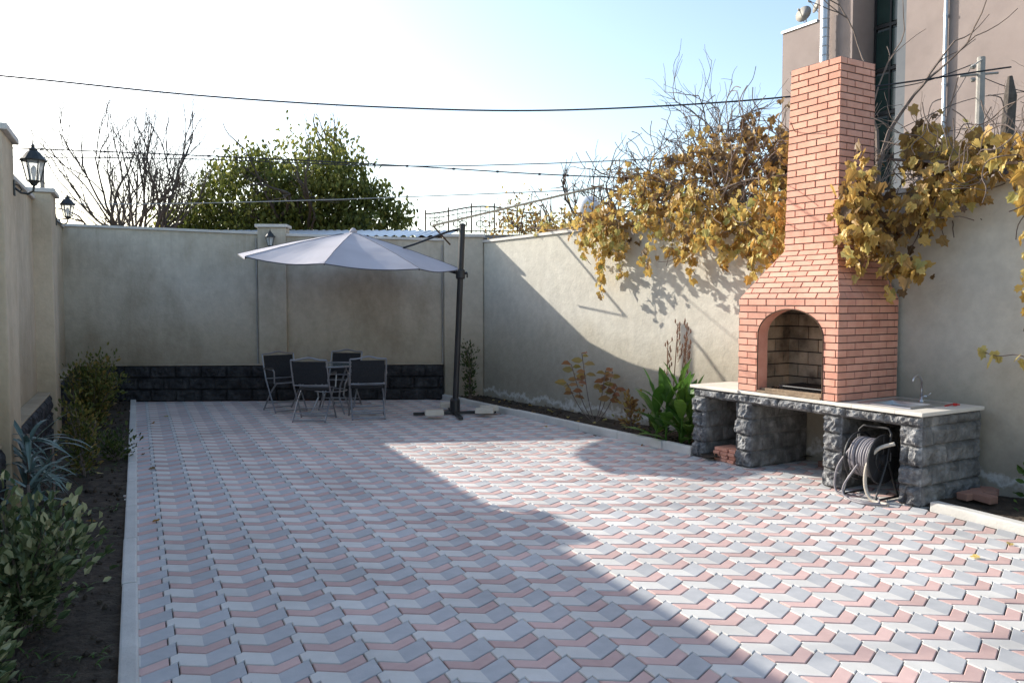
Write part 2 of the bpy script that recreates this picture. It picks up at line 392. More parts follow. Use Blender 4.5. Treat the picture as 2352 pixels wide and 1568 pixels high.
def pil(parent,f,t0,t1,off,z,m,cap=True,zb=-.04,back=.25):
    mb=MB(); p=f(t0,zb,-back); p1=f(t1,zb,-back); n=(f(t0,zb,1)-f(t0,zb,0))
    mb.bbox(p,p1-p,n*(off+back),V((0,0,z-zb)),.012); 
    o=mb.obj('pilaster',[m],parent)
    if cap:
        d=(p1-p).normalized(); mb=MB()
        mb.bbox(p-d*.035-n*.03+V((0,0,z-zb+.002)),(p1-p)+d*.07,n*(off+back+.07),V((0,0,.05)),.008)
        mb.obj('pilaster_cap',[M_cope],parent)
pil(wb,BW,-4.30,-3.83,.07,2.93,M_wall)
pil(wb,BW,-1.17,-.50,.06,2.78,M_wall)
for y in (9.75,6.15,2.6,-.9): pil(wl,LW,y,y+.58,.20,2.98,M_wallL)
mb=MB(); mb.tube([BW(-4.33,2.75,.03),BW(-4.33,.62,.03)],.014,8); mb.tube([BW(-1.20,2.65,.03),BW(-1.20,.62,.03)],.012,8); mb.obj('conduit',[M_conc],wb)
mb=MB()
rock(mb,BW(-7.5,0,.10),BD,Z,BN,6.33,.60,.42,.20,.055,.022,0,3)
rock(mb,BW(-1.20,0,.10),-BN,Z,BD,.2,.60,.42,.20,.01,.03,0,2)
mb.add([BW(-7.5,.60,.10),BW(-1.17,.60,.10),BW(-1.17,.60,0),BW(-7.5,.60,0)],[(0,1,2,3)])
mb.obj('stone_plinth',[M_darkstone],wb)
mb=MB(); mb.bbox(BW(-7.45,.603,0),BD*6.27,BN*.125,Z*.022,.006); mb.obj('plinth_ledge',[M_wall],wb)
mb=MB()
rock(mb,LW(13.7,0,.12),-LK,Z,LN,16.2,.58,.42,.19,.055,.026,0,9)
mb.obj('stone_plinth',[M_darkstone],wl)
mb=MB(); mb.bbox(LW(13.7,.583,0),-LK*16.2,LN*.145,Z*.022,.006); mb.obj('plinth_ledge',[M_wallL],wl)

# ---------------------------------------------------------------- lanterns
def lantern(p,out,sc=1.):
    out=V(out).normalized(); side=Z.cross(out)
    mw=Matrix(((out.x,side.x,0,p[0]),(out.y,side.y,0,p[1]),(out.z,side.z,1,p[2]),(0,0,0,1)))@Matrix.Scale(sc,4)
    e=empty('wall_lantern',mw)
    mb=MB()
    mb.bbox((0,-.03,-.06),(.012,0,0),(0,.06,0),(0,0,.12),.004)
    mb.tube([(.01,0,0),(.05,0,-.035),(.10,0,-.04),(.135,0,-.015),(.14,0,.03)],.009,8)
    mb.tube([(.01,0,.03),(.04,0,.02),(.055,0,-.01),(.04,0,-.03)],.005,6)
    c=(.14,0,0)
    mb.lathe([(.008,.02),(.022,.03),(.03,.045),(.045,.055),(.05,.065)],c,12)
    mb.lathe([(.096,.215),(.098,.225),(.08,.245),(.05,.285),(.03,.30),(.034,.31),(.012,.325),(.016,.335),(.006,.35),(.003,.385)],c,12)
    for k in range(6):
        q=k*math.pi/3; mb.tube([(c[0]+.047*math.cos(q),.047*math.sin(q),.06),(c[0]+.083*math.cos(q),.083*math.sin(q),.22)],.005,5)
    mb.obj('lantern_frame',[M_darkmetal]).parent=e
    mb=MB(); mb.lathe([(.043,.066),(.078,.218)],c,6); mb.obj('lantern_glass',[M_glass]).parent=e
    mb=MB(); mb.lathe([(.01,.06),(.012,.10),(.02,.13),(.02,.16),(.008,.18)],c,10); mb.obj('bulb',[M_white]).parent=e
lantern(LW(6.68,2.62,.20),LN,1.05)
lantern(LW(10.28,2.70,.20),LN,.95)
lantern(BW(-4.06,2.56,.07),BN,.9)

# ---------------------------------------------------------------- brick barbecue
bq=empty('brick_barbecue')
def brick_face(mb,bl,br,tr,tl,ch=.0665,L=.232,joint=.010,d=.008,op=None,ext=0,flip=0):
    bl=V(bl);br=V(br);tr=V(tr);tl=V(tl); e=(br-bl); W=e.length; e.normalize()
    sv=tl-bl; uL1=sv.dot(e); q=sv-e*uL1; uR1=(tr-bl).dot(e); H=q.length; n=e.cross(q).normalized()
    N=max(1,round(H/ch))
    P=lambda u,v,o=0: bl+e*u+q*v+n*o
    uL=lambda v: uL1*v-ext; uR=lambda v: W+(uR1-W)*v+ext
    jv=joint/H/2
    def seg(lo0,lo1,hi0,hi1,v0,v1,mortar,dd=None,ch_=True,rn=None):
        if max(hi0-lo0,hi1-lo1)<.008: return
        hi0=max(hi0,lo0+.0005);hi1=max(hi1,lo1+.0005)
        if mortar: mb.add([P(lo0,v0),P(hi0,v0),P(hi1,v1),P(lo1,v1)],[(0,1,2,3)],1)
        else:
            c=.0025 if ch_ else 0.; cv=c/H
            vs=[P(lo0,v0),P(hi0,v0),P(hi1,v1),P(lo1,v1)]
            if ch_:
                vs+=[P(lo0,v0,dd-c),P(hi0,v0,dd-c),P(hi1,v1,dd-c),P(lo1,v1,dd-c)]
                vs+=[P(lo0+c,v0+cv,dd),P(hi0-c,v0+cv,dd),P(hi1-c,v1-cv,dd),P(lo1+c,v1-cv,dd)]
                fs=[(8,9,10,11)]; bs=(0,4)
            else:
                vs+=[P(lo0,v0,dd),P(hi0,v0,dd),P(hi1,v1,dd),P(lo1,v1,dd)]; fs=[(4,5,6,7)]; bs=(0,)
            for b in bs:
                for i in range(4): fs.append((b+i,b+(i+1)%4,b+4+(i+1)%4,b+4+i))
            mb.add(vs,fs,0,rn)
    for k in range(N):
        V0=k/N;V1=(k+1)/N; v0=V0+jv; v1=V1-jv
        cut=False
        if op:
            o0=op(V0); o1=op(V1); cut=(o0[1]-o0[0]>.001 or o1[1]-o1[0]>.001)
        subs=5 if cut else 1
        for sp in (('L','R') if cut else (None,)):
            def lim(v):
                lo,hi=uL(v),uR(v)
                if sp=='L': hi=min(hi,op(v)[0])
                if sp=='R': lo=max(lo,op(v)[1])
                return lo,hi
            for s_ in range(subs):
                a_=V0+(V1-V0)*s_/subs; b_=V0+(V1-V0)*(s_+1)/subs
                l0,h0=lim(a_); l1,h1=lim(b_); seg(l0,l1,h0,h1,a_,b_,True)
            off=(L/2 if (k+flip)%2 else 0)
            lo_=min(uL(v0),uL(v1)); i0=int(math.floor((lo_-off)/L))-1
            for i in range(i0,i0+int(W/L)+5):
                a0=off+i*L+joint/2; a1=off+(i+1)*L-joint/2
                dd=d+random.uniform(-.0015,.0015); rn=random.random()
                touch=False
                if cut:
                    oo=[op(v0+(v1-v0)*s_/subs) for s_ in range(subs+1)]
                    touch=any((a0<w_[1] and a1>w_[0]) for w_ in oo)
                ss=subs if touch else 1
                for s_ in range(ss):
                    va=v0+(v1-v0)*s_/ss; vb_=v0+(v1-v0)*(s_+1)/ss
                    l0,h0=lim(va); l1,h1=lim(vb_)
                    x0=max(a0,l0);x1=max(a0,l1);y0=min(a1,h0);y1=min(a1,h1)
                    if y0<=x0 and y1<=x1: continue
                    if y0<x0: y0=x0
                    if y1<x1: y1=x1
                    seg(x0,x1,y0,y1,va,vb_,False,dd,not touch,rn)
s0,s1,tb=.668,1.845,.86
zc=.788; zt=1.715; cx=1.305-s0; hw=.387
def op(v):
    z=zc+(zt-zc)*v
    if z<=1.355: return (cx-hw,cx+hw)
    q=(z-1.355)/.262
    if q>=1: return (cx,cx)
    w=hw*math.sqrt(1-q*q); return (cx-w,cx+w)
mb=MB()
brick_face(mb,S(s0,0,zc),S(s1,0,zc),S(s1,0,zt),S(s0,0,zt),op=op,ext=.0085)
brick_face(mb,S(s1,0,zc),S(s1,tb,zc),S(s1,tb,zt),S(s1,0,zt),flip=1)
brick_face(mb,S(s0,tb,zc),S(s0,0,zc),S(s0,0,zt),S(s0,tb,zt),flip=1)
f0,f1,ft0,ft1=.950,1.5645,.33,.85
zh=2.19; ztp=3.985
g0,g1,gt0=f0+.03,f1-.025,ft0+.03
brick_face(mb,S(s0,0,zt),S(s1,0,zt),S(f1,ft0,zh),S(f0,ft0,zh),ext=.006)
brick_face(mb,S(s1,0,zt),S(s1,tb,zt),S(f1,ft1,zh),S(f1,ft0,zh),flip=1)
brick_face(mb,S(s0,tb,zt),S(s0,0,zt),S(f0,ft0,zh),S(f0,ft1,zh),flip=1)
brick_face(mb,S(f0,ft0,zh),S(f1,ft0,zh),S(g1,gt0,ztp),S(g0,gt0,ztp),ext=.0085)
brick_face(mb,S(f1,ft0,zh),S(f1,ft1,zh),S(g1,ft1,ztp),S(g1,gt0,ztp),flip=1)
brick_face(mb,S(f0,ft1,zh),S(f0,ft0,zh),S(g0,gt0,ztp),S(g0,ft1,ztp),flip=1)
brick_face(mb,S(f1,ft1,zh),S(f0,ft1,zh),S(g0,ft1,ztp),S(g1,ft1,ztp),ext=.0085)
mb.add([S(g0,gt0,ztp-.01),S(g1,gt0,ztp-.01),S(g1,ft1,ztp-.01),S(g0,ft1,ztp-.01)],[(0,1,2,3)],1)
mb.obj('brickwork',[M_brick,M_mortar],bq)
mb=MB(); prof=[(cx-hw,zc)]
for k in range(25):
    an=math.pi-math.pi*k/24; prof.append((cx+hw*math.cos(an),1.355+.262*math.sin(an)))
prof.append((cx+hw,zc)); vs=[];fs=[]
for (u,z) in prof: vs+= [S(s0+u,-.006,z),S(s0+u,.13,z)]
for k in range(len(prof)-1): fs.append((2*k,2*k+1,2*k+3,2*k+2))
mb.add(vs,fs,0,.5); mb.obj('arch_reveal',[M_brick],bq,smooth=False)
mb=MB(); mb.tube([S(s0+u,-.010,z) for (u,z) in prof],.006,6); mb.obj('arch_edge_iron',[M_rust],bq)
mb=MB()
i0,i1,it=s0+.12,s1-.12,.60
brick_face(mb,S(i0,it,zc),S(i1,it,zc),S(i1,it,zt-.02),S(i0,it,zt-.02),ch=.125,L=.25,joint=.012,d=.012)
brick_face(mb,S(i0,.13,zc),S(i0,it,zc),S(i0,it,zt-.02),S(i0,.13,zt-.02),ch=.125,L=.25,joint=.012,d=.012,flip=1)
brick_face(mb,S(i1,it,zc),S(i1,.13,zc),S(i1,.13,zt-.02),S(i1,it,zt-.02),ch=.125,L=.25,joint=.012,d=.012)
mb.add([S(i0,.13,zt-.02),S(i1,.13,zt-.02),S(i1,it,zt-.02),S(i0,it,zt-.02)],[(0,1,2,3)],1)
brick_face(mb,S(i1,.13,zc),S(i0,.13,zc),S(i0,.13,zt-.02),S(i1,.13,zt-.02),ch=.125,op=lambda v:(lambda o:((i1-s0)-o[1],(i1-s0)-o[0]))(op(v*(zt-.02-zc)/(zt-zc))),d=.004)
mb.obj('firebox',[M_soot,M_sootm],bq)
mb=MB()
mb.add([S(i0,0,zc+.006),S(i1,0,zc+.006),S(i1,it,zc+.006),S(i0,it,zc+.006)],[(0,1,2,3)],0)
for k in range(300):
    x=random.uniform(i0+.03,i1-.03);t=random.uniform(.1,.55);r=random.uniform(.006,.018)
    p=S(x,t,zc+.012); mb.box(p,(r,0,0),(0,r,0),(0,0,r),0)
mb.obj('ash',[M_sootm],bq)
mb=MB()
cxl=s0+cx
mb.bbox(S(cxl-hw+.02,.02,zc+.012),A*(2*hw-.05),B*.05,Z*.035,.004,0)
mb.bbox(S(cxl-hw+.0,-.015,zc-.0),A*(2*hw-.02),B*.03,Z*.022,.004,0)
mb.obj('wooden_sill',[M_wood],bq)
mb=MB()
mb.tube([S(cxl-.20,.10,zc+.075),S(cxl+.34,.10,zc+.075)],.009,6); mb.tube([S(cxl-.20,.45,zc+.075),S(cxl+.34,.45,zc+.075)],.009,6)
for k in range(19): mb.tube([S(cxl-.20+.03*k,.10,zc+.085),S(cxl-.20+.03*k,.45,zc+.085)],.004,5)
mb.bbox(S(cxl-.22,.12,zc+.02),A*.56,B*.33,Z*.04,.004)
mb.obj('grill_grate',[M_black],bq)

# ---------------------------------------------------------------- stone counter
ct=empty('stone_counter'); CL=2.654; D=.87
mb=MB(); piers=[(0,.18),(.62,.82),(1.70,1.89),(2.46,CL)]
for k,(p,q) in enumerate(piers):
    mb.box(S(p+.012,.03,-.01),A*(q-p-.024),B*(D-.03),Z*.67,1)
    rock(mb,S(p,.028,0),A,Z,-B,q-p,.665,.5,.165,.075,.012,0,k*5+1,edge=True)
    rock(mb,S(q-.012,.028,0),B,Z,A,D-.03,.665,.40,.165,.028 if k<3 else .05,.018,1,k*3+2)
    rock(mb,S(p+.012,D,0),-B,Z,-A,D-.03,.665,.40,.165,.028,.025,1,k*3+8)
mb.box(S(.012,.03,.662),A*(CL-.024),B*(D-.03),Z*.09,1)
rock(mb,S(0,.028,.655),A,Z,-B,CL,.098,.38,.098,.07,.012,0,4)
rock(mb,S(CL-.012,.028,.655),B,Z,A,D-.03,.098,.45,.098,.045,.018,1,6)
mb.obj('stonework',[M_stone,M_stone2],ct,smooth=False)
mb=MB()
mb.bbox(S(-.02,-.03,.753),A*(s0+.01+.02),B*(D+.03),Z*.032,.006)
mb.bbox(S(s0-.004,-.012,.753),A*(s1-s0+.008),B*(D),Z*.032,.006)
q0,q1,u0,u1=2.02,2.44,.16,.68
mb.bbox(S(s1+.006,-.03,.753),A*(q0-s1-.006),B*(D+.03),Z*.032,.006)
mb.bbox(S(q1,-.03,.753),A*(CL+.03-q1),B*(D+.03),Z*.032,.006)
mb.bbox(S(q0,-.03,.753),A*(q1-q0),B*(u0+.03),Z*.032,.006)
mb.bbox(S(q0,u1,.753),A*(q1-q0),B*(D-u1),Z*.032,.006)
mb.obj('counter_top',[M_top],ct)
sk=empty('steel_sink'); mb=MB()
r0,r1,w0,w1=q0-.05,q1+.05,u0-.05,u1+.04; zz=.789
def P4(a0,a1,b0,b1,z): return [S(a0,b0,z),S(a1,b0,z),S(a1,b1,z),S(a0,b1,z)]
vs=P4(r0,r1,w0,w1,zz)+P4(r0+.008,r1-.008,w0+.008,w1-.008,zz+.008)+P4(q0+.02,q1-.02,u0+.02,u1-.16,zz+.005)+P4(q0+.04,q1-.04,u0+.04,u1-.18,zz-.11)
fs=[]
for b in (0,4,8):
    for i in range(4): fs.append((b+i,b+(i+1)%4,b+4+(i+1)%4,b+4+i))
fs.append((12,13,14,15)); mb.add(vs,fs); mb.obj('basin',[M_steel],sk)
mb=MB(); fp=S(2.26,.62,zz+.006)
mb.lathe([(.028,0),(.026,.012),(.014,.02),(.013,.05)],fp,12)
pts=[fp+Z*.04,fp+Z*.17]
for k in range(9):
    an=math.pi*k/8*.95; pts.append(fp+Z*(.17+.07*math.sin(an))-B*(.07*(1-math.cos(an))))
mb.tube(pts,.0095,10)
mb.tube([fp+Z*.05,fp+Z*.055+A*.05],.009,8); mb.tube([fp+Z*.055+A*.05,fp+Z*.085+A*.085],.005,6)
mb.obj('tap',[M_steel],sk,smooth=True)
mb=MB(); p=S(2.52,.55,.79); mb.tube([p,p+B*.12+Z*.008,p+B*.2+A*.01],.006,6); mb.lathe([(.018,0),(.018,.02)],p+B*.1+A*.03,8); mb.obj('red_hand_tool',[mat('red_plastic',[(.5,.02,.02),(.6,.04,.03)],5,.4)],None)
mb=MB()
for r in range(4):
    for c in range(3):
        mb.bbox(S(.30+c*.1+random.uniform(-.008,.008),.03+random.uniform(-.02,.02),.002+r*.036),A*.09,B*.24,Z*.032,.004)
mb.obj('spare_brick_stack',[M_brick],None)
mb=MB()
for (s,t,z,an) in ((2.85,.35,.05,.4),(2.95,.62,.05,1.2),(3.02,.5,.05,2.0),(2.82,.55,.05,.1),(1.2,.66,.0,.3),(1.35,.7,.0,.8),(1.5,.6,0,1.9)):
    d=V((math.cos(an),math.sin(an),.05)); n=V((-math.sin(an),math.cos(an),0)); mb.bbox(S(s,t,z),d*.2,n*.1,Z*.06,.008)
mb.obj('loose_bricks',[M_redp],None)

# hose reel
hr=empty('hose_reel'); mb=MB(); hc=S(2.19,.0,.345)
def ring(mb,c,ax,r,rr,n=36,m=6,mi=0):
    ax=V(ax).normalized(); u=ax.orthogonal().normalized(); w=ax.cross(u); pts=[c+(u*math.cos(2*math.pi*i/n)+w*math.sin(2*math.pi*i/n))*r for i in range(n+1)]
    mb.tube(pts,rr,m,mi,cap=False)
for k,o in enumerate((-.10,.13)):
    c=hc+A*o; ring(mb,c,A,.205,.010); ring(mb,c,A,.10,.007)
    if k==1: mb.lathe([(.205,-.003),(.205,.003)],c,36,0,axis=A)
    for i in range(8):
        an=i*math.pi/4; mb.tube([c,c+(Z*math.cos(an)+B*math.sin(an))*.2],.008,5)
mb.tube([hc-A*.12,hc+A*.16],.02,10)
mb.lathe([(.05,0),(.045,.03)],hc+A*.133,16,0,axis=A)
for o in (-.14,.17):
    for sgn in (-1,1): mb.tube([hc+A*o,hc+A*o+B*(.16*sgn)-Z*.335],.010,6)
    mb.tube([hc+A*o-B*.16-Z*.33,hc+A*o+B*.16-Z*.33],.010,6)
mb.tube([hc-A*.14+Z*.0,hc-A*.14+Z*.22+B*.05,hc-A*.1+Z*.26+B*.06,hc+A*.14+Z*.26+B*.06,hc+A*.17+Z*.22+B*.05,hc+A*.17],.011,8)
mb.tube([hc+A*.17,hc+A*.2,hc+A*.2+Z*.07],.008,6)
mb.obj('reel_frame',[M_black],hr)
mb=MB()
for r in (.095,.118,.14,.162):
    for k in range(9): ring(mb,hc+A*(-.085+k*.0235+random.uniform(-.003,.003)),A+B*random.uniform(-.04,.04),r+random.uniform(-.005,.005),.0105,30,6)
mb.obj('coiled_hose',[M_hose],hr,smooth=True)
def spl(pts,n=8):
    pts=[V(p) for p in pts]; out=[]
    for i in range(len(pts)-1):
        p0=pts[max(i-1,0)];p1=pts[i];p2=pts[i+1];p3=pts[min(i+2,len(pts)-1)]
        for k in range(n):
            t=k/n; out.append(.5*((2*p1)+(p2-p0)*t+(2*p0-5*p1+4*p2-p3)*t*t+(-p0+3*p1-3*p2+p3)*t**3))
    out.append(pts[-1]); return out
mb=MB()
mb.tube(spl([S(2.1,-.14,.42),S(2.02,-.2,.25),S(2.0,-.2,.06),S(2.1,-.2,.012),S(2.3,-.25,.012),S(2.42,-.2,.012),S(2.34,-.12,.03),S(2.1,-.1,.012),S(1.98,-.15,.012)]),.0095,8)
mb.tube(spl([S(2.2,-.17,.3),S(2.1,-.22,.1),S(2.14,-.24,.012),S(2.35,-.3,.012),S(2.5,-.2,.012)]),.0095,8)
mb.obj('loose_hose',[M_hose],hr,smooth=True)
mb=MB(); mb.tube(spl([S(2.44,-.02,.50),S(2.33,-.10,.44),S(2.28,-.16,.3),S(2.27,-.16,.12),S(2.34,-.16,.016),S(2.5,-.18,.016)]),.016,10); mb.obj('cream_hose',[M_hose2],hr,smooth=True)

# ---------------------------------------------------------------- cantilever parasol
um=empty('cantilever_parasol'); mb=MB()
pb=V((-.85,12.15,0)); pt=V((-.73,12.13,2.80)); pd=(pt-pb)
mb.tube([pb+Z*.05,pt],.044,12); mb.lathe([(.044,0),(.048,.01),(.03,.03)],pt,12)
mb.lathe([(.075,.05),(.075,.22),(.055,.25)],pb,12)
for an in (12,102,192,282):
    d=V((math.cos(math.radians(an)),math.sin(math.radians(an)),0)); n=Z.cross(d)
    mb.bbox(pb-n*.03+Z*.012,d*.62,n*.06,Z*.04,.006)
col=pb+pd*.745
mb.lathe([(.06,-.07),(.07,-.05),(.07,.05),(.06,.07)],col,12)
mb.tube([col,col+V((.1,-.02,.02))],.02,8); mb.tube([col+V((.1,-.02,.02)),col+V((.1,-.02,-.05))],.012,6)
cc=V((-2.42,12.25,2.27)); R=1.66
gx=-.068; gy=.062
def cz(dx,dy,h): return V((cc.x+dx,cc.y+dy,cc.z+gx*dx+gy*dy+h))
peak=cz(.06,0,.44)
hub=cz(.06,0,.30)
mb.tube([pt-pd.normalized()*.04,V((-.95,12.14,2.71)),V((-1.45,12.2,2.53)),V((-1.62,12.22,2.48))],.016,8)
mb.tube([col,cz(1.3,0,.02),cz(.6,0,.12),hub],.022,8)
mb.tube([hub-Z*.05,hub+Z*.08],.04,10)
for k in range(8):
    an=k*math.pi/4; e=cz(R*math.cos(an),R*math.sin(an),0)
    mb.tube([hub+Z*.08,(hub+e)/2+Z*.06,e-Z*.006],.009,6)
mb.obj('pole_and_arms',[M_black],um,smooth=False,bevel=0)
mb=MB(); rows=10; vs=[];fs=[]; per=8*8
for r in range(rows+1):
    q=r/rows
    for k in range(per):
        aa=2*math.pi*k/per; seg=(k%8)/8
        loc=(aa%(math.pi/4))-math.pi/8; rad=math.cos(math.pi/8)/math.cos(loc)
        rad*=(1-.025*math.sin(math.pi*seg)*q)
        x=R*rad*math.cos(aa)*q+.06*(1-q); y=R*rad*math.sin(aa)*q
        h=.44*(1-q)+.02*math.sin(math.pi*q)-.045*math.sin(math.pi*seg)*q
        h+=.006*noise.noise(V((x*4,y*4,0)))
        vs.append(cz(x,y,h+.012))
for r in range(rows):
    for k in range(per):
        fs.append((r*per+k,(r+1)*per+k,(r+1)*per+(k+1)%per,r*per+(k+1)%per))
mb.add(vs,fs); o=mb.obj('canopy',[M_canopy],um,smooth=False)
mb=MB(); mb.lathe([(.05,0),(.06,.02),(.04,.05),(.015,.07)],peak+Z*.0,12); mb.obj('finial',[M_canopy],um)
mb=MB()
M_hem=mat('hem_grey',[(.10,.10,.11),(.14,.14,.15)],5,.8)
e_pts=[vs[rows*per+k]-Z*.008 for k in range(per)]; e_pts.append(e_pts[0]); mb.tube(e_pts,.008,5,cap=False)
for k in range(0,per,8): mb.tube([vs[r*per+k]+Z*.002 for r in range(1,rows+1)],.0035,4,cap=False)
mb.obj('hem',[M_hem],um)
mb=MB()
for (x,y,an) in ((-1.12,11.72,.15),(-.42,11.95,-.05),(-.98,12.6,.1),(-.35,12.2,.1)):
    d=V((math.cos(an),math.sin(an),0)); n=Z.cross(d); mb.bbox(V((x-.12,y-.1,.055 if x<-.9 else .056)),d*.27,n*.2,Z*.07,.012)
mb.obj('ballast_blocks',[mat('ballast_cream',[(.56,.50,.40),(.66,.6,.5)],5,.85,.3)],um)

# ---------------------------------------------------------------- chairs and table
def chair(x,y,ang):
    mw=Matrix.Translation((x,y,0))@Matrix.Rotation(math.radians(ang),4,'Z')
    e=empty('folding_chair',mw); mb=MB()
    for sg in (-1,1):
        X=.255*sg
        mb.tube([(X,.24,.008),(X,-.10,.50),(X,-.19,.74),(X,-.225,.87)],.0125,8)
        mb.tube([(X*.9,-.25,.008),(X*.9,.0,.28),(X*.9,.22,.45)],.0125,8)
        mb.tube([(X*1.02,-.165,.66),(X*1.06,-.05,.665),(X*1.06,.20,.655),(X*1.04,.23,.63),(X*1.0,.215,.45)],.0125,8)
        mb.bbox((X*1.06-.02,-.06,.668),(.04,0,0),(0,.26,0),(0,0,.014),.004,1)
    for (yy,zz,w) in ((.24,.03,.255),(-.25,.03,.23),(-.10,.505,.25),(.22,.45,.23),(.14,.15,.255),(-.17,.12,.23)):
        mb.tube([(-w,yy,zz),(w,yy,zz)],.010,8)
    pts=[(-.255+.51*k/12,-.225-.004*0,.87+.035*math.exp(-((k-6)/2.6)**2)) for k in range(13)]
    mb.tube(pts,.0125,8)
    mb.obj('chair_frame',[M_silver,M_black]).parent=e
    mb=MB(); vs=[];fs=[]
    prof=[(-.215,.85),(-.19,.74),(-.15,.62),(-.115,.53)]
    for (yy,zz) in prof: vs+=[(-.235,yy,zz),(0,yy-.012,zz),(.235,yy,zz)]
    for r in range(3):
        for c in range(2): q=r*3+c; fs.append((q,q+1,q+4,q+3))
    o=len(vs)
    for (yy,zz) in [(-.12,.46),(.0,.435),(.22,.455)]: vs+=[(-.235,yy,zz),(0,yy,zz-.012),(.235,yy,zz)]
    for r in range(2):
        for c in range(2): q=o+r*3+c; fs.append((q,q+1,q+4,q+3))
    mb.add(vs,fs); s=mb.obj('sling_seat',[M_mesh]); s.parent=e
    so=s.modifiers.new('sol','SOLIDIFY'); so.thickness=.006
chair(-2.82,11.60,-3)
chair(-2.10,11.85,14)
chair(-3.52,12.62,-140)
chair(-2.72,13.10,172)
tb_=empty('garden_table',Matrix.Translation((-2.75,12.40,0))); mb=MB()
mb.lathe([(.46,0),(.46,.008)],(0,0,.725),40,1)
pts=[(.465*math.cos(2*math.pi*k/40),.465*math.sin(2*math.pi*k/40),.725) for k in range(41)]; mb.tube(pts,.014,8,0,cap=False)
for k in range(4):
    an=math.pi/4+k*math.pi/2; c,s_=math.cos(an),math.sin(an)
    mb.tube([(.42*c,.42*s_,.71),(.25*c,.25*s_,.42),(.22*c,.22*s_,.25),(.36*c,.36*s_,.008)],.013,8)
pts=[(.24*math.cos(2*math.pi*k/24),.24*math.sin(2*math.pi*k/24),.34) for k in range(25)]; mb.tube(pts,.009,6,0,cap=False)
mb.obj('table_frame',[M_silver,M_tglass]).parent=tb_

# ---------------------------------------------------------------- plants
def blade(mb,base,d,L,w,droop,fold=.25,n=7,mi=0,rnd=None,shape=.5):
    base=V(base); d=V(d).normalized(); side=d.cross(Z)
    if side.length<.05: side=V((1,0,0))
    side.normalize(); vs=[];fs=[]; p=base.copy(); dd=d.copy(); st=L/n
    for i in range(n+1):
        q=i/n; ww=w*(math.sin(math.pi*min(1,(q*.92+.08))**(shape*1.4)))*.5+.001
        up=side.cross(dd).normalized(); wav=.12*ww*math.sin(i*2.1)
        vs+=[p-side*ww+up*(ww*fold+wav),p.copy(),p+side*ww+up*(ww*fold-wav)]
        dd=(dd-Z*droop/n).normalized(); p=p+dd*st
    for i in range(n):
        b=i*3; fs+=[(b,b+1,b+4,b+3),(b+1,b+2,b+5,b+4)]
    mb.add(vs,fs,mi,rnd)
L_shrub=leaf_mat('leaf_shrub',[(.04,.055,.015),(.09,.11,.025),(.15,.15,.03),(.26,.17,.05)],.25)
L_dark=leaf_mat('leaf_dark',[(.03,.05,.015),(.06,.09,.025),(.11,.13,.03)],.25)
L_varieg=leaf_mat('leaf_variegated',[(.05,.08,.035),(.09,.13,.05),(.17,.20,.09),(.45,.44,.25)],.2,.35)
L_blue=leaf_mat('leaf_blue',[(.06,.11,.10),(.11,.17,.15),(.17,.24,.21)],.15,.4)
L_canna=leaf_mat('leaf_canna',[(.04,.11,.02),(.08,.18,.03),(.15,.27,.05)],.3,.35)
L_red=leaf_mat('leaf_red',[(.22,.12,.04),(.34,.15,.08),(.25,.22,.06),(.42,.27,.12)],.35)
L_tree=leaf_mat('leaf_tree',[(.05,.065,.015),(.10,.125,.025),(.18,.20,.045),(.32,.30,.08)],.42)
L_vine=leaf_mat('leaf_vine',[(.11,.065,.035),(.22,.14,.06),(.40,.24,.07),(.58,.38,.10),(.66,.52,.18),(.36,.36,.12)],.38)
L_brown=leaf_mat('leaf_brown',[(.13,.07,.03),(.25,.14,.05),(.36,.23,.07),(.26,.25,.08)],.35)
L_grass=leaf_mat('grass_green',[(.05,.10,.02),(.10,.17,.04)],.3)

def shrub(name,base,h,r,nst,nl,size,mt,lean=(0,0),zlow=.15,tpl=OVAL):
    e=empty(name); mb=MB(); base=V(base); P=[];Dr=[]
    for i in range(nst):
        an=random.uniform(0,6.283); rr=r*random.uniform(.25,1); hh=h*random.uniform(.55,1)
        top=base+V((rr*math.cos(an)+lean[0],rr*math.sin(an)+lean[1],hh*(1-.25*(rr/r)**2)))
        mid=base+V((rr*.35*math.cos(an),rr*.35*math.sin(an),hh*.45))
        pts=spl([base+V((random.uniform(-.03,.03),random.uniform(-.03,.03),-.01)),mid,top],5)
        mb.tube(pts,[.006*(1-.75*k/len(pts)) for k in range(len(pts))],5)
        m=nl//nst
        for k in range(m):
            q=random.uniform(zlow,1)**.8; idx=min(len(pts)-2,int(q*(len(pts)-1))); c=pts[idx].lerp(pts[idx+1],random.random())
            off=V(rng.normal(size=3))*(.05+.03*random.random())*(.6+r); 
            P.append(c+off); Dr.append(off.normalized()*.7+V((0,0,.7)))
    mb.obj('stems',[M_twig],e)
    N=len(P); leaves('leaves',[tuple(p) for p in P],[tuple(d) for d in Dr],rdir(N)+np.array([0,-.2,1.0]),size*(.6+.7*rng.random(N)),mt,tpl,parent=e)
shrub('evergreen_shrub',(-5.5,10.7,0.02),1.02,.45,30,2600,.055,L_shrub)
shrub('evergreen_shrub',(-4.12,7.8,0.02),.88,.20,11,850,.045,L_shrub,zlow=.1)
shrub('evergreen_shrub',(-6.4,12.8,0.02),.7,.25,12,800,.05,L_shrub)
shrub('variegated_shrub',(-2.50,4.12,0.02),.70,.36,24,1700,.060,L_varieg,zlow=.1)
shrub('variegated_shrub',(-2.30,3.42,0.02),.42,.2,12,600,.055,L_varieg,zlow=.05)
shrub('low_plant',(-4.2,8.6,0.02),.3,.25,10,350,.05,L_dark)
shrub('climbing_shrub',(-.70,13.72,.05),1.12,.13,9,480,.05,L_dark,zlow=.05)
shrub('low_plant',(1.52,10.35,.05),.55,.12,7,160,.07,L_brown)
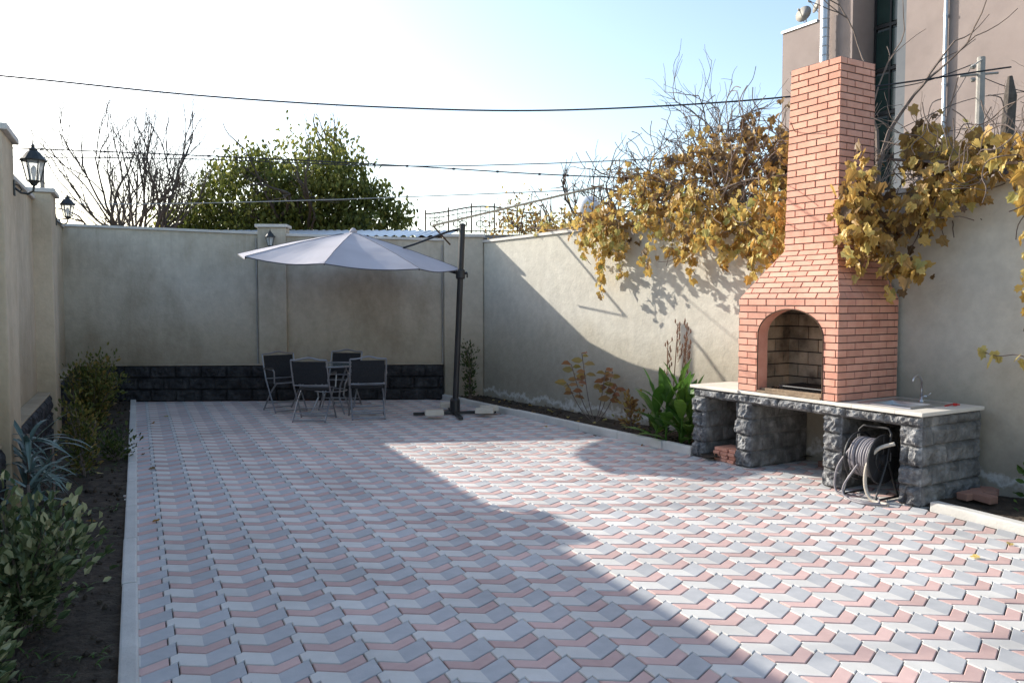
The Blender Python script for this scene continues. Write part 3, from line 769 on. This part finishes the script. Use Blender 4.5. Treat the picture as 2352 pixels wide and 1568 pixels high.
shrub('low_plant',(1.75,9.9,.05),.4,.12,7,120,.07,L_dark)
shrub('low_plant',RW(6.75,.03,.18),.60,.12,5,60,.08,L_grass)
shrub('low_plant',RW(6.55,.03,.4),.12,.25,10,260,.045,L_grass)
shrub('low_plant',RW(6.2,.03,.3),.12,.25,10,260,.045,L_dark)
e=empty('strap_leaf_plant'); mb=MB()
for (bx,by,n,hh) in ((-3.78,6.35,52,.66),(-3.55,5.95,22,.35),(-3.9,6.9,20,.5)):
    for i in range(n):
        an=random.uniform(0,6.283); el=random.uniform(.1,1.2); z=random.uniform(.1,hh)
        blade(mb,(bx+.02*math.cos(an),by+.02*math.sin(an),z),(math.cos(an)*math.cos(el),math.sin(an)*math.cos(el),math.sin(el)),random.uniform(.28,.46),.04,random.uniform(.6,1.6),n=6)
    mb.tube([(bx,by,0),(bx,by,hh)],.012,6,1)
mb.obj('straps',[L_blue,M_twig],e)
e=empty('canna_plant'); mb=MB()
for (bx,by,h) in ((1.80,9.52,.95),(1.98,9.62,1.1),(1.72,9.7,.75),(1.95,9.38,.8),(2.06,9.45,.65)):
    mb.tube([(bx,by,.02),(bx+.02,by,h*.8)],.014,6,0,rnd=.6)
    for i in range(9):
        an=i*2.4+bx*9; z=.06+h*.62*i/9; el=.6+.09*i
        blade(mb,(bx,by,z),(math.cos(an)*math.cos(el),math.sin(an)*math.cos(el),math.sin(el)),random.uniform(.36,.50),random.uniform(.12,.17),random.uniform(.4,1.1),fold=.18,n=8,shape=.75)
mb.obj('broad_leaves',[L_canna],e)
mb=MB()
for (bx,by) in ((1.98,9.62),(1.9,9.6),(2.03,9.66),(1.83,9.66)):
    x1=bx+random.uniform(-.08,.08); zt_=random.uniform(1.2,1.45)
    mb.tube([(bx,by,.7),(x1,by,zt_)],.006,5)
    for k in range(14):
        z=zt_-.032*k; an=random.uniform(0,6.28); w_=random.uniform(.02,.06); mb.tube([(x1,by,z-.04),(x1+w_*math.cos(an),by+w_*math.sin(an),z+.01)],.003,4); mb.lathe([(.003,0),(.010,.015),(.008,.035),(.002,.055)],(x1+w_*math.cos(an),by+w_*math.sin(an),z),6)
mb.obj('dry_seed_stalks',[mat('dry_stalk',[(.16,.09,.06),(.26,.16,.10)],14,.85)],e)
e=empty('autumn_hydrangea_shrub'); mb=MB();P=[];Dd=[]
for (dx,dy,h) in ((-.32,.05,.80),(-.18,0,.95),(.14,0,.72),(.24,.05,.70),(-.38,0,.55),(.3,0,.5)):
    b=V((1.12,11.0,.04)); top=b+V((dx,dy,h)); mb.tube(spl([b,b+V((dx*.5,dy*.5,h*.35)),top],5),.006,5)
    for k in range(8):
        q=1-.05*k; c=b+V((dx*q,dy*q,h*q)); an=k*2.3+dx*7; P.append(tuple(c)); Dd.append((math.cos(an),math.sin(an)*.6,.1-.03*k))
mb.obj('stems',[M_twig],e); leaves('leaves',P,Dd,rdir(len(P))*.4+np.array([0,-1.0,.6]),.12+.06*rng.random(len(P)),L_red,OVAL,parent=e)
mb=MB()
for _ in range(650):
    u=random.random(); x,y=fL(.3+.6*random.random(),random.uniform(.05,.9))
    if noise.noise(V((x*1.3,y*1.3,9)))<.05: continue
    for k in range(3):
        an=random.uniform(0,6.28); blade(mb,(x,y,.015),(math.cos(an)*.6,math.sin(an)*.6,.8),random.uniform(.04,.11),.008,1.2,n=3)
mb.obj('weeds',[L_grass])
P=[];
for _ in range(60): x,y=fL(random.random(),random.uniform(.05,.9)); P.append((x,y,.04))
for _ in range(50): x,y=fR(random.random(),random.uniform(.05,.95)); P.append((x,y,.075))
for _ in range(14):
    Y=random.uniform(4.5,13.5); X=random.choice([RKx(Y)-random.random()**2*1.0,LKx(Y)+random.random()**2*.8])
    if X<RKx(Y)-.05: P.append((X,Y,.012))
leaves('fallen_leaves',P,rdir(len(P))*np.array([1,1,.1]),rdir(len(P))*.3+np.array([0,0,1]),.04+.03*rng.random(len(P)),L_vine,GRAPE)

# ---------------------------------------------------------------- vines
def vine_cluster(ps,sizes,bias,name,parent,mt=L_vine,down=1.0):
    ps=np.array(ps); N=len(ps)
    d=rdir(N)*.8+np.array([-.15,-.15,-down]); n=rdir(N)*.9+np.array([-.7,-.6,.5])
    leaves(name,ps,d,n,sizes,mt,GRAPE,rnd=bias,parent=parent)
def wallvine(n,Y,z,off,rY,rz,ro,pw=.6):
    q=rdir(n)*(rng.random((n,1))**pw); Ys=Y+q[:,0]*rY; zs=z+q[:,1]*rz; of=off+q[:,2]*ro
    X=8.905-.663*Ys+RN.x*of; Yy=Ys+RN.y*of
    return np.stack([X,Yy,zs],1)
va=empty('grape_vine')
P=[];Bz=[]
specs=[ # n,Y,z,off,rY,rz,roff,bias
 (130,11.35,2.66,.2,.35,.28,.22,.6),(230,10.9,2.74,.15,.40,.38,.3,.62),(300,10.3,2.68,.18,.5,.40,.3,.62),
 (320,9.75,2.62,.2,.45,.42,.3,.64),(320,9.2,2.60,.2,.45,.48,.3,.64),(240,8.9,2.45,.2,.3,.42,.25,.66),
 (230,10.75,3.12,-.2,.5,.33,.45,.42),(320,10.15,3.30,-.3,.55,.42,.5,.36),(330,9.6,3.36,-.35,.5,.44,.5,.28),(310,9.1,3.32,-.35,.45,.44,.5,.26),
 (110,12.1,2.85,-.1,.5,.10,.2,.7),(90,12.7,2.87,-.25,.4,.12,.2,.7),
]
for (n,Y,z,off,rY,rz,ro,b) in specs:
    kc=max(4,n//18)
    cen=wallvine(kc,Y,z,off,rY,rz,ro,.42)
    for c in cen:
        m=int(n/kc*random.uniform(.5,1.5)); pts=c+rng.normal(size=(m,3))*np.array([.10,.10,.10])
        P.append(pts); Bz.append(b+random.uniform(-.22,.22)+rng.normal(size=m)*.18)
def strand(p,L,nl,sw=.05):
    p=V(p); pts=[p]; 
    for k in range(8): pts.append(pts[-1]+V((random.uniform(-sw,sw),random.uniform(-sw,sw),-L/8)))
    ps=[]
    for k in range(nl):
        q=random.random()*7.99; i=int(q); c=pts[i].lerp(pts[i+1],q-i); ps.append(np.array(c)+rng.normal(size=3)*.035)
    return pts,np.array(ps)
stm=MB()
for (Y,z,off,L,nl) in ((11.45,2.6,.3,.60,34),(11.2,2.5,.3,.74,38),(11.6,2.62,.25,.42,16),(10.9,2.4,.3,.36,18),(10.5,2.35,.3,.32,16),(10.0,2.3,.3,.30,16),(9.45,2.3,.3,.3,18),(9.15,2.3,.3,.34,20),(8.95,2.2,.3,.3,18)):
    a_,b_=strand(RW(Y,z,off),L,nl); stm.tube(a_,.004,4); P.append(b_); Bz.append(.66+rng.normal(size=len(b_))*.18)
P=np.concatenate(P); Bz=np.concatenate(Bz)
vine_cluster(P,.092*(.5+.7*rng.random(len(P))),Bz,'leaves',va)
for k in range(230):
    Y=random.uniform(8.8,11.3); z=random.uniform(2.6,3.6); p=RW(Y,z,random.uniform(-.7,.3)); pts=[p]
    d=V(rng.normal(size=3)); d.z=abs(d.z)*.6
    for i in range(6): d=(d+V(rng.normal(size=3))*.5).normalized(); pts.append(pts[-1]+d*.14)
    stm.tube(spl(pts,3),.005,4)
for Y0,Y1,z0,z1 in ((13.0,8.8,2.8,2.85),(12.0,8.6,2.75,3.1),(11,8.6,2.95,2.75)):
    pts=[RW(Y0+(Y1-Y0)*k/9,z0+(z1-z0)*k/9+random.uniform(-.06,.06),random.uniform(-.1,.15)) for k in range(10)]; stm.tube(spl(pts,4),.012,5)
stm.obj('stems',[M_twig],va)

vb=empty('grape_vine'); P=[];Bz=[]; stm=MB()
def cl(s,t,z,rs,rt,rz,n,b,pw=.45):
    n=int(n*.5); kc=max(3,n//14)
    for _ in range(kc):
        q=rng.normal(size=3); q/=np.linalg.norm(q); q*=random.random()**pw
        c=np.array(S(s+q[0]*rs,t+q[1]*rt,z+q[2]*rz)); m=int(n/kc*random.uniform(.5,1.5))
        P.append(c+rng.normal(size=(m,3))*.085); Bz.append(b+random.uniform(-.18,.18)+rng.normal(size=m)*.18)
cl(1.85,.35,2.62,.22,.25,.30,330,.36); cl(1.80,.30,2.30,.20,.22,.22,220,.42); cl(2.05,.6,2.55,.3,.25,.32,300,.42)
cl(2.05,.45,2.05,.12,.15,.22,70,.42); cl(2.2,.5,1.95,.10,.12,.18,50,.45)
cl(1.9,.95,3.10,.35,.3,.22,200,.5); cl(2.2,.95,2.98,.3,.3,.22,220,.52); cl(2.55,.85,2.90,.3,.25,.22,240,.55)
cl(2.9,.8,2.83,.3,.22,.22,250,.62); cl(3.2,.75,2.75,.25,.22,.26,230,.64); cl(3.45,.7,2.72,.3,.25,.28,230,.64)
cl(2.3,.8,2.7,.2,.15,.15,110,.5); cl(3.75,.7,2.75,.3,.25,.25,200,.6); cl(4.2,.7,2.75,.4,.25,.25,240,.6)
for (s,t,z,L,nl) in ((3.22,.62,2.6,.55,22),(3.35,.62,2.45,.75,24),(3.12,.6,2.0,.55,12),(3.42,.6,1.9,.6,12),(3.25,.6,2.0,.8,14),(2.15,.45,2.1,.3,12),(1.75,.2,2.2,.25,12)):
    a_,b_=strand(S(s,t,z),L,nl,.04); stm.tube(a_,.004,4); P.append(b_); Bz.append(.72+rng.normal(size=len(b_))*.12)
pts=[S(2.75,.68,1.27),S(2.9,.66,1.24),S(3.05,.66,1.26),S(3.2,.66,1.22),S(3.35,.66,1.26),S(3.5,.66,1.3)]; stm.tube(spl(pts,4),.004,4)
for p in pts:
    P.append(np.array(p)+rng.normal(size=(3,3))*.03); Bz.append(np.full(3,.85))
P=np.concatenate(P);Bz=np.concatenate(Bz); vine_cluster(P,.105*(.55+.65*rng.random(len(P))),Bz,'leaves',vb)
for k in range(80):
    p=S(random.uniform(1.8,3.8),random.uniform(.6,1.1),random.uniform(2.6,3.1)); pts=[p]; d=V(rng.normal(size=3))
    for i in range(6): d=(d+V(rng.normal(size=3))*.5).normalized(); pts.append(pts[-1]+d*.13)
    stm.tube(spl(pts,3),.005,4)
pts=[S(1.7,.9,3.05),S(2.2,.85,2.95),S(2.8,.8,2.85),S(3.4,.75,2.8),S(4.2,.75,2.78)]; stm.tube(spl(pts,5),.015,6)
stm.obj('stems',[M_twig],vb)

# ---------------------------------------------------------------- trees
def grow(mb,p,d,L,r,depth,tips,spread=.6,up=.15,n=5,wob=.18,kids=(2,4)):
    pts=[p]; dd=d.copy(); seg=5
    for i in range(seg):
        dd=(dd+V(rng.normal(size=3))*wob+Z*up*.3).normalized(); pts.append(pts[-1]+dd*(L/seg))
    mb.tube(pts,[r*(1-.45*i/seg) for i in range(seg+1)],n if depth>1 else 4,cap=False)
    if depth==0: tips.append((pts[-1],dd)); return
    k=random.randint(*kids)
    for i in range(k):
        q=random.uniform(.4,1.0) if i<k-1 else 1.; idx=min(seg,int(q*seg))
        nd=(dd+V(rng.normal(size=3))*spread+Z*up).normalized()
        grow(mb,pts[idx],nd,L*random.uniform(.6,.85),r*random.uniform(.45,.65),depth-1,tips,spread,up,n,wob,kids)
e=empty('bare_tree'); mb=MB(); tips=[]
b=V((-9.0,20,0)); mb.tube([b,b+V((0,0,1.2)),b+V((.05,0,2.2))],[.16,.13,.12],8)
for dv in ((-.45,.0,1),(-.12,.2,1),(.1,-.1,1.2),(.4,.1,1),(-.25,-.3,.9),(.3,.3,1),(-.7,0,.9),(.75,0,.9),(.55,-.2,1)):
    grow(mb,b+V((0,0,2.1)),V(dv).normalized(),1.75,.06,4,tips,.34,.2,kids=(2,4),wob=.13)
mb.obj('branches',[M_bark],e)
e=empty('leafy_tree'); mb=MB(); tips=[]; b=V((-6.0,22,0))
mb.tube([b,b+V((0,0,1.5)),b+V((.1,0,2.6))],[.24,.19,.17],8)
for dv in ((-.9,0,.8),(-.4,.3,1),(0,-.2,1.1),(.45,.1,1),(.95,0,.7),(.2,.6,.8),(-.3,-.6,.8)):
    grow(mb,b+V((.1,0,2.4)),V(dv).normalized(),1.7,.09,3,tips,.5,.1)
mb.obj('branches',[M_bark],e)
P=[];Bz=[]
lobes=[((-5.7,22,4.5),(1.9,1.8,1.5),60),((-4.7,22,4.1),(1.7,1.5,1.6),46),((-7.2,22,4.2),(1.4,1.5,1.2),32),((-8.3,22,3.5),(1.1,1.2,.9),24),((-3.8,22,3.4),(1.1,1.2,1.1),30),((-6.6,22,3.3),(2.0,1.4,1.0),38),((-4.8,22,5.5),(.8,.7,.6),9),((-6.9,22,5.3),(.8,.7,.45),8)]
for c,r,k in lobes:
    for _ in range(k):
        cc_=ell(1,c,r,.33)[0]; m=random.randint(50,105); rr=random.uniform(.22,.38); br=random.uniform(-.2,.2)+.12*(cc_[2]-4)
        P.append(cc_+rng.normal(size=(m,3))*rr*np.array([1,1,.75])); Bz.append(.45+br+rng.normal(size=m)*.2)
P=np.concatenate(P);Bz=np.concatenate(Bz); N=len(P)
leaves('leaves',P,rdir(N)*.7+np.array([0,0,-.8]),rdir(N)+np.array([0,-.3,.3]),.15*(.6+.6*rng.random(N)),L_tree,OVAL,rnd=Bz,parent=e)
mb=MB(); tips=[]
for _ in range(5): grow(mb,V((-4.9+random.uniform(-.4,.3),22,5.6)),V((random.uniform(-.3,.3),0,1)).normalized(),.6,.02,2,tips,.35,.2)
mb.obj('bare_top_twigs',[M_twig],e)
def bgtree(name,b,h0,dirs,L,r,depth,mt=None,lobes=(),leafsize=.09,kids=(2,4)):
    e=empty(name); mb=MB(); tips=[]; b=V(b); mb.tube([b,b+V((0,0,h0))],[r*1.6,r*1.2],6)
    for dv in dirs: grow(mb,b+V((0,0,h0)),V(dv).normalized(),L,r,depth,tips,.5,.12,kids=kids)
    mb.obj('branches',[M_twig],e)
    if mt:
        P=[]
        for c,rr,k in lobes:
            for _ in range(k): P.append(ell(1,c,rr,.4)[0]+rng.normal(size=(random.randint(20,45),3))*.16)
        P=np.concatenate(P); N=len(P); leaves('leaves',P,rdir(N)*.8+np.array([0,0,-.6]),rdir(N),leafsize*(.6+.6*rng.random(N)),mt,OVAL,parent=e)
fan=((-.6,0,1),(-.2,.2,1),(.2,-.1,1),(.6,.1,1),(0,0,1))
bgtree('autumn_tree',(1.0,16.5,0),2.2,fan,.8,.04,2,L_vine,[((.45,16.3,3.2),(.8,.5,.55),24),((1.3,16.3,3.0),(.6,.5,.4),14)])
bgtree('bare_shrub_tree',(1.9,17.5,0),2.2,fan,1.2,.05,3)
bgtree('bare_shrub_tree',(3.6,12.4,0),2.3,fan,1.15,.045,4,kids=(3,4))
bgtree('autumn_tree',(4.6,11.6,0),2.2,fan,1.0,.04,3,L_brown,[((3.7,11.6,3.65),(.9,.6,.55),15),((4.4,11.4,3.5),(.8,.6,.6),12)],.08)
bgtree('bare_shrub_tree',(2.6,13.5,0),2.2,fan,.9,.04,3)
bgtree('bare_shrub_tree',(6.9,12.0,0),2.4,fan,1.1,.04,4)
bgtree('bare_sapling',(5.40,12.2,0),3.6,((-.05,0,1),(.15,0,1)),1.5,.035,2,kids=(2,3))
bgtree('hedge_bush',(5.8,9.7,0),1.6,fan,1.0,.04,3,L_vine,[((5.4,9.3,3.0),(.8,.6,.35),9),((6.3,8.6,2.9),(.8,.6,.3),8)],.09)
bgtree('distant_tree',(-12.5,26,0),2.0,fan,1.6,.07,3)
bgtree('distant_tree',(-10.8,30,0),2.0,fan,1.6,.07,3)
bgtree('distant_tree',(-1.2,30,0),1.8,fan,1.2,.06,3)

# ---------------------------------------------------------------- neighbours
nh=empty('neighbour_shed'); mb=MB(); vs=[];fs=[]; n=300
for i in range(n+1):
    x=-9.5+8.3*i/n; w=.02*math.sin(i*2*math.pi/6)
    vs+=[(x,15.1,2.88+w),(x,18.2,3.24+w)]
for i in range(n): fs.append((2*i,2*i+2,2*i+3,2*i+1))
mb.add(vs,fs); mb.obj('corrugated_roof',[M_galv],nh)
mb=MB(); mb.box((-9.4,15.3,-.05),(8.1,0,0),(0,2.8,0),(0,0,2.85)); mb.obj('shed_walls',[M_redp],nh)
nh=empty('neighbour_house'); mb=MB(); mb.box((-1.9,18.2,-.05),(4.4,0,0),(0,4,0),(0,0,3.1),0); mb.box((-2.05,18.05,3.05),(4.7,0,0),(0,4.3,0),(0,0,.09),1); mb.box((-2.4,17.5,2.95),(1.2,0,0),(0,.6,0),(0,0,.1),1); mb.obj('house_walls',[M_redp,M_conc],nh)
e=empty('wrought_iron_balustrade'); mb=MB(); x0,x1=-1.9,.62; yb=18.1; zb_=3.17
def topz(x): q=(x-x0)/(x1-x0); return 3.60+.16*math.sin(math.pi*q)**2
mb.tube([(x0,yb,zb_+.05),(x1,yb,zb_+.05)],.013,5); mb.tube([(x0+(x1-x0)*k/20,yb,topz(x0+(x1-x0)*k/20)) for k in range(21)],.016,5)
mb.tube([(x0+(x1-x0)*k/20,yb,topz(x0+(x1-x0)*k/20)-.1) for k in range(21)],.009,5)
for k in range(26):
    x=x0+(x1-x0)*k/25; mb.tube([(x,yb,zb_),(x,yb,topz(x)+(.0 if k%5 else .08))],.007 if k%5 else .016,4)
for k in range(5):
    c=V((x0+(x1-x0)*(k+.5)/5,yb,3.38)); ring(mb,c+V((-.07,0,0)),(0,1,0),.07,.008,16,4); ring(mb,c+V((.07,0,0)),(0,1,0),.07,.008,16,4); ring(mb,c+V((0,0,.1)),(0,1,0),.05,.008,16,4)
mb.obj('ironwork',[M_rust],e)
e=empty('white_water_tank'); mb=MB(); mb.lathe([(.02,-.22),(.12,-.19),(.19,-.1),(.21,0),(.19,.1),(.12,.19),(.02,.22)],(1.33,14.4,3.3),20); mb.tube([(1.33,14.4,2.2),(1.33,14.4,3.1)],.03,6); mb.obj('tank_body',[M_white],e,smooth=True)
e=empty('clothes_line_pole'); mb=MB(); mb.tube([(-1.25,13.0,2.88),(1.45,13.0,3.51)],.018,7); mb.obj('pole',[mat('pale_tube',[(.50,.40,.28),(.6,.5,.36)],5,.6)],e)
mb=MB(); mb.tube([(1.25,13,3.5),(1.7,12.6,3.35),(2.3,12.2,3.15)],.012,5); mb.tube([(1.3,13,3.47),(1.25,13.2,2.7)],.012,5); mb.tube([(-1.25,13,2.88),(-1.0,13.3,2.6)],.014,5); mb.tube([(.2,13.0,3.22),(.1,13.8,2.7)],.01,5); mb.obj('brackets',[M_rust],e)
e=empty('distant_chimney_pipe'); mb=MB(); mb.tube([(-10.8,19,0),(-10.8,19,4.98)],.05,8); mb.tube([(-11.0,19,2),(-11.0,19,4.5)],.02,6); mb.obj('pipe',[M_conc],e)

# large building
bd=empty('apartment_block')
def F(d,z,back=0): return V((7.8+.512*d+.859*back,24-.859*d+.512*back,z))
def blk(mb,d0,d1,b0,b1,z0,z1,mi): mb.box(F(d0,z0,b0),A*(d1-d0),B*(b1-b0),Z*(z1-z0),mi)
mb=MB()
blk(mb,0,2.0,0,9,0,9.35,0)
blk(mb,2.0,3.37,.9,9,0,10.6,1)
blk(mb,3.372,3.86,.35,9,0,14.5,1)  # shaded wall strip, its shade put into the blue-grey colour
blk(mb,3.862,6.75,0,9,0,15,0); blk(mb,6.752,8.0,.5,9,0,15,1); blk(mb,8.002,16,0,9,0,15,0)
mb.obj('building_walls',[M_bldg,M_bldg2],bd)
mb=MB()
blk(mb,1.97,2.35,-.04,.9,0,10.35,0); blk(mb,1.2,1.966,.02,.9,9.36,10.1,0); mb.obj('fin_wall',[M_bldg],bd)
mb=MB()
for k in range(9): 
    blk(mb,2.4,3.3,.86,.905,1+k*1.15,1.95+k*1.15,0); blk(mb,6.85,7.9,.46,.505,1+k*1.5,2.2+k*1.5,0)
mb.obj('window_glass',[M_win],bd)
mb=MB()
for k in range(10): blk(mb,2.36,3.36,.83,.90,.88+k*1.15,.96+k*1.15,0)
for dd in (2.38,2.83,3.30): blk(mb,dd,dd+.05,.825,.90,1,10.5,0)
for dd in (6.8,7.4,7.92): blk(mb,dd,dd+.05,.43,.50,1,14,0)
mb.obj('window_frames',[M_black],bd)
mb=MB(); mb.tube([F(4.93,0,-.07),F(4.93,14.8,-.07)],.05,8); 
for k in range(8): mb.lathe([(.065,0),(.065,.05)],F(4.93,2+k*1.6,-.07),8)
mb.obj('downpipe',[M_galv],bd)
mb=MB(); duct=spl([F(1.62,4,-.22),F(1.62,9.4,-.22),F(1.62,9.85,-.2),F(1.75,10.05,-.15),F(2.2,10.1,-.12)],5); mb.tube(duct,.12,12)
for k in range(22): mb.lathe([(.125,0),(.13,.02),(.125,.04)],F(1.62,4.2+k*.24,-.22),12)
mb.obj('flue_duct',[M_galv],bd,smooth=True)
mb=MB(); blk(mb,-.03,1.2,-.04,.3,9.352,9.42,0); mb.obj('parapet_flashing',[M_galv],bd)
def dish(p,aim,r):
    e=empty('satellite_dish'); mb=MB(); aim=V(aim).normalized()
    mb.lathe([(r*q,r*.25*q*q) for q in (.02,.3,.6,.85,1)],p,24,0,axis=aim); p=V(p)
    mb.tube([p,p-aim*.1,p-aim*.1-Z*(r+.35)],.02,6); mb.tube([p-Z*r*.9,p+aim*r*1.1],.012,5); mb.lathe([(.03,0),(.03,.08)],p+aim*r*1.1,8,0,axis=aim)
    mb.obj('dish',[M_conc],e,smooth=True)
dish(F(.5,9.80,.3),(-.75,-.65,.25),.24); dish(F(1.0,9.92,.3),(-.95,-.1,.3),.24)
e=empty('utility_pole'); mb=MB(); mb.tube([(7.33,13,0),(7.33,13,5.49)],[.09,.06],10); mb.tube([(7.0,13,5.2),(7.6,13,5.25)],.02,5); mb.tube([(7.33,12.95,5.45),(7.1,12.9,5.3)],.012,5)
for q in (5.3,5.1): mb.lathe([(.03,0),(.045,.03),(.03,.06)],(7.18,12.95,q),8)
mb.obj('pole_shaft',[M_conc],e)
e=empty('wooden_post'); mb=MB(); mb.tube([(6.55,11,0),(6.62,11,2),(6.56,11,3.6),(6.6,11,4.4),(6.59,11,4.66)],[.12,.11,.09,.08,.03],8); mb.tube([(6.6,11,3.5),(6.95,10.9,3.7)],[.05,.02],6); mb.obj('post_shaft',[M_bark],e)
def wire(pts,r=.009,lumps=0,mt=M_wire):
    mb=MB(); p=spl(pts,10); mb.tube(p,r,5)
    for k in range(lumps):
        q=p[int(len(p)*(k+.5)/lumps)]; mb.lathe([(.014,-.02),(.018,0),(.014,.02)],q,6,0,axis=(1,0,.03))
    mb.obj('overhead_cable',[mt])
wire([(-9,10,4.62),(-6.2,10,4.40),(-3.75,10,4.16),(-1.47,10,4.02),(.66,10,3.99),(3.37,10,4.15),(6,10,4.5)],.0105)
wire([(-10,12,4.0),(-7.4,12,3.91),(-4.4,12,3.79),(-1.76,12,3.66),(.4,12,3.53),(2.25,12,3.45),(3.2,12,3.4)],.009,22)
wire([(-8.5,13,3.95),(-5.15,13,3.92),(-1.9,13,3.81),(.3,13,3.84),(2.5,13,3.93)],.008)
wire([(-9,16,3.58),(-6.86,16,3.57),(-3.54,16,3.65),(.46,16,3.8),(2.5,16,3.9)],.009,0,M_wire2)
wire([(5.5,13,4.95),(6.4,13,5.1),(7.2,13,5.38)],.008); wire([(7.2,13,5.38),(6.8,13,4.7),(6.3,13,4.2)],.006)
wire([(7.3,13,5.2),(8.0,12.8,4.9),(9,12.5,4.9)],.007); wire([(5.6,13,4.0),(6.6,13,4.3),(8.2,13,4.55)],.006); wire([(6.0,12.8,4.35),(7.2,13,4.85),(8.6,13,5.0)],.006)
mb=MB(); pts=[]
for k in range(60):
    X=-1500+k*40; pts+= [(X,1400,-1),(X,1400,60+120*max(0,noise.noise(V((k*.13,2,0)))+.35)*(1 if X<-200 else .5))]
mb.add(pts,[(2*k,2*k+2,2*k+3,2*k+1) for k in range(59)]); mb.obj('distant_hills',[M_hill])

# ---------------------------------------------------------------- light
w=bpy.data.worlds.new("World"); scene.world=w; w.use_nodes=True; nt=w.node_tree
bg=nt.nodes['Background']; sky=nt.nodes.new('ShaderNodeTexSky'); sky.sky_type='NISHITA'; sky.sun_disc=False
sky.sun_elevation=math.radians(22.5); sky.sun_rotation=math.radians(-55.9); sky.air_density=1.0; sky.dust_density=1.5; sky.ozone_density=1.0
nt.links.new(sky.outputs[0],bg.inputs['Color']); bg.inputs['Strength'].default_value=.31
sl=bpy.data.lights.new('sun','SUN'); sl.energy=7.5; sl.angle=math.radians(.5); sl.color=(1,.95,.86)
so=bpy.data.objects.new('sun',sl); scene.collection.objects.link(so)
sd=V((-2.0,1.356,1.0)).normalized(); so.rotation_euler=sd.to_track_quat('Z','Y').to_euler(); so.location=(-20,14,12)
cd=bpy.data.cameras.new('camera'); co=bpy.data.objects.new('camera',cd); scene.collection.objects.link(co)
co.location=(0,0,1.7); co.rotation_euler=(math.radians(90-2.86),0,0); cd.sensor_width=36; cd.lens=28.8; cd.clip_end=5000; cd.clip_start=.05
scene.camera=co
scene.view_settings.view_transform='Standard'; scene.view_settings.look='None'; scene.view_settings.exposure=0
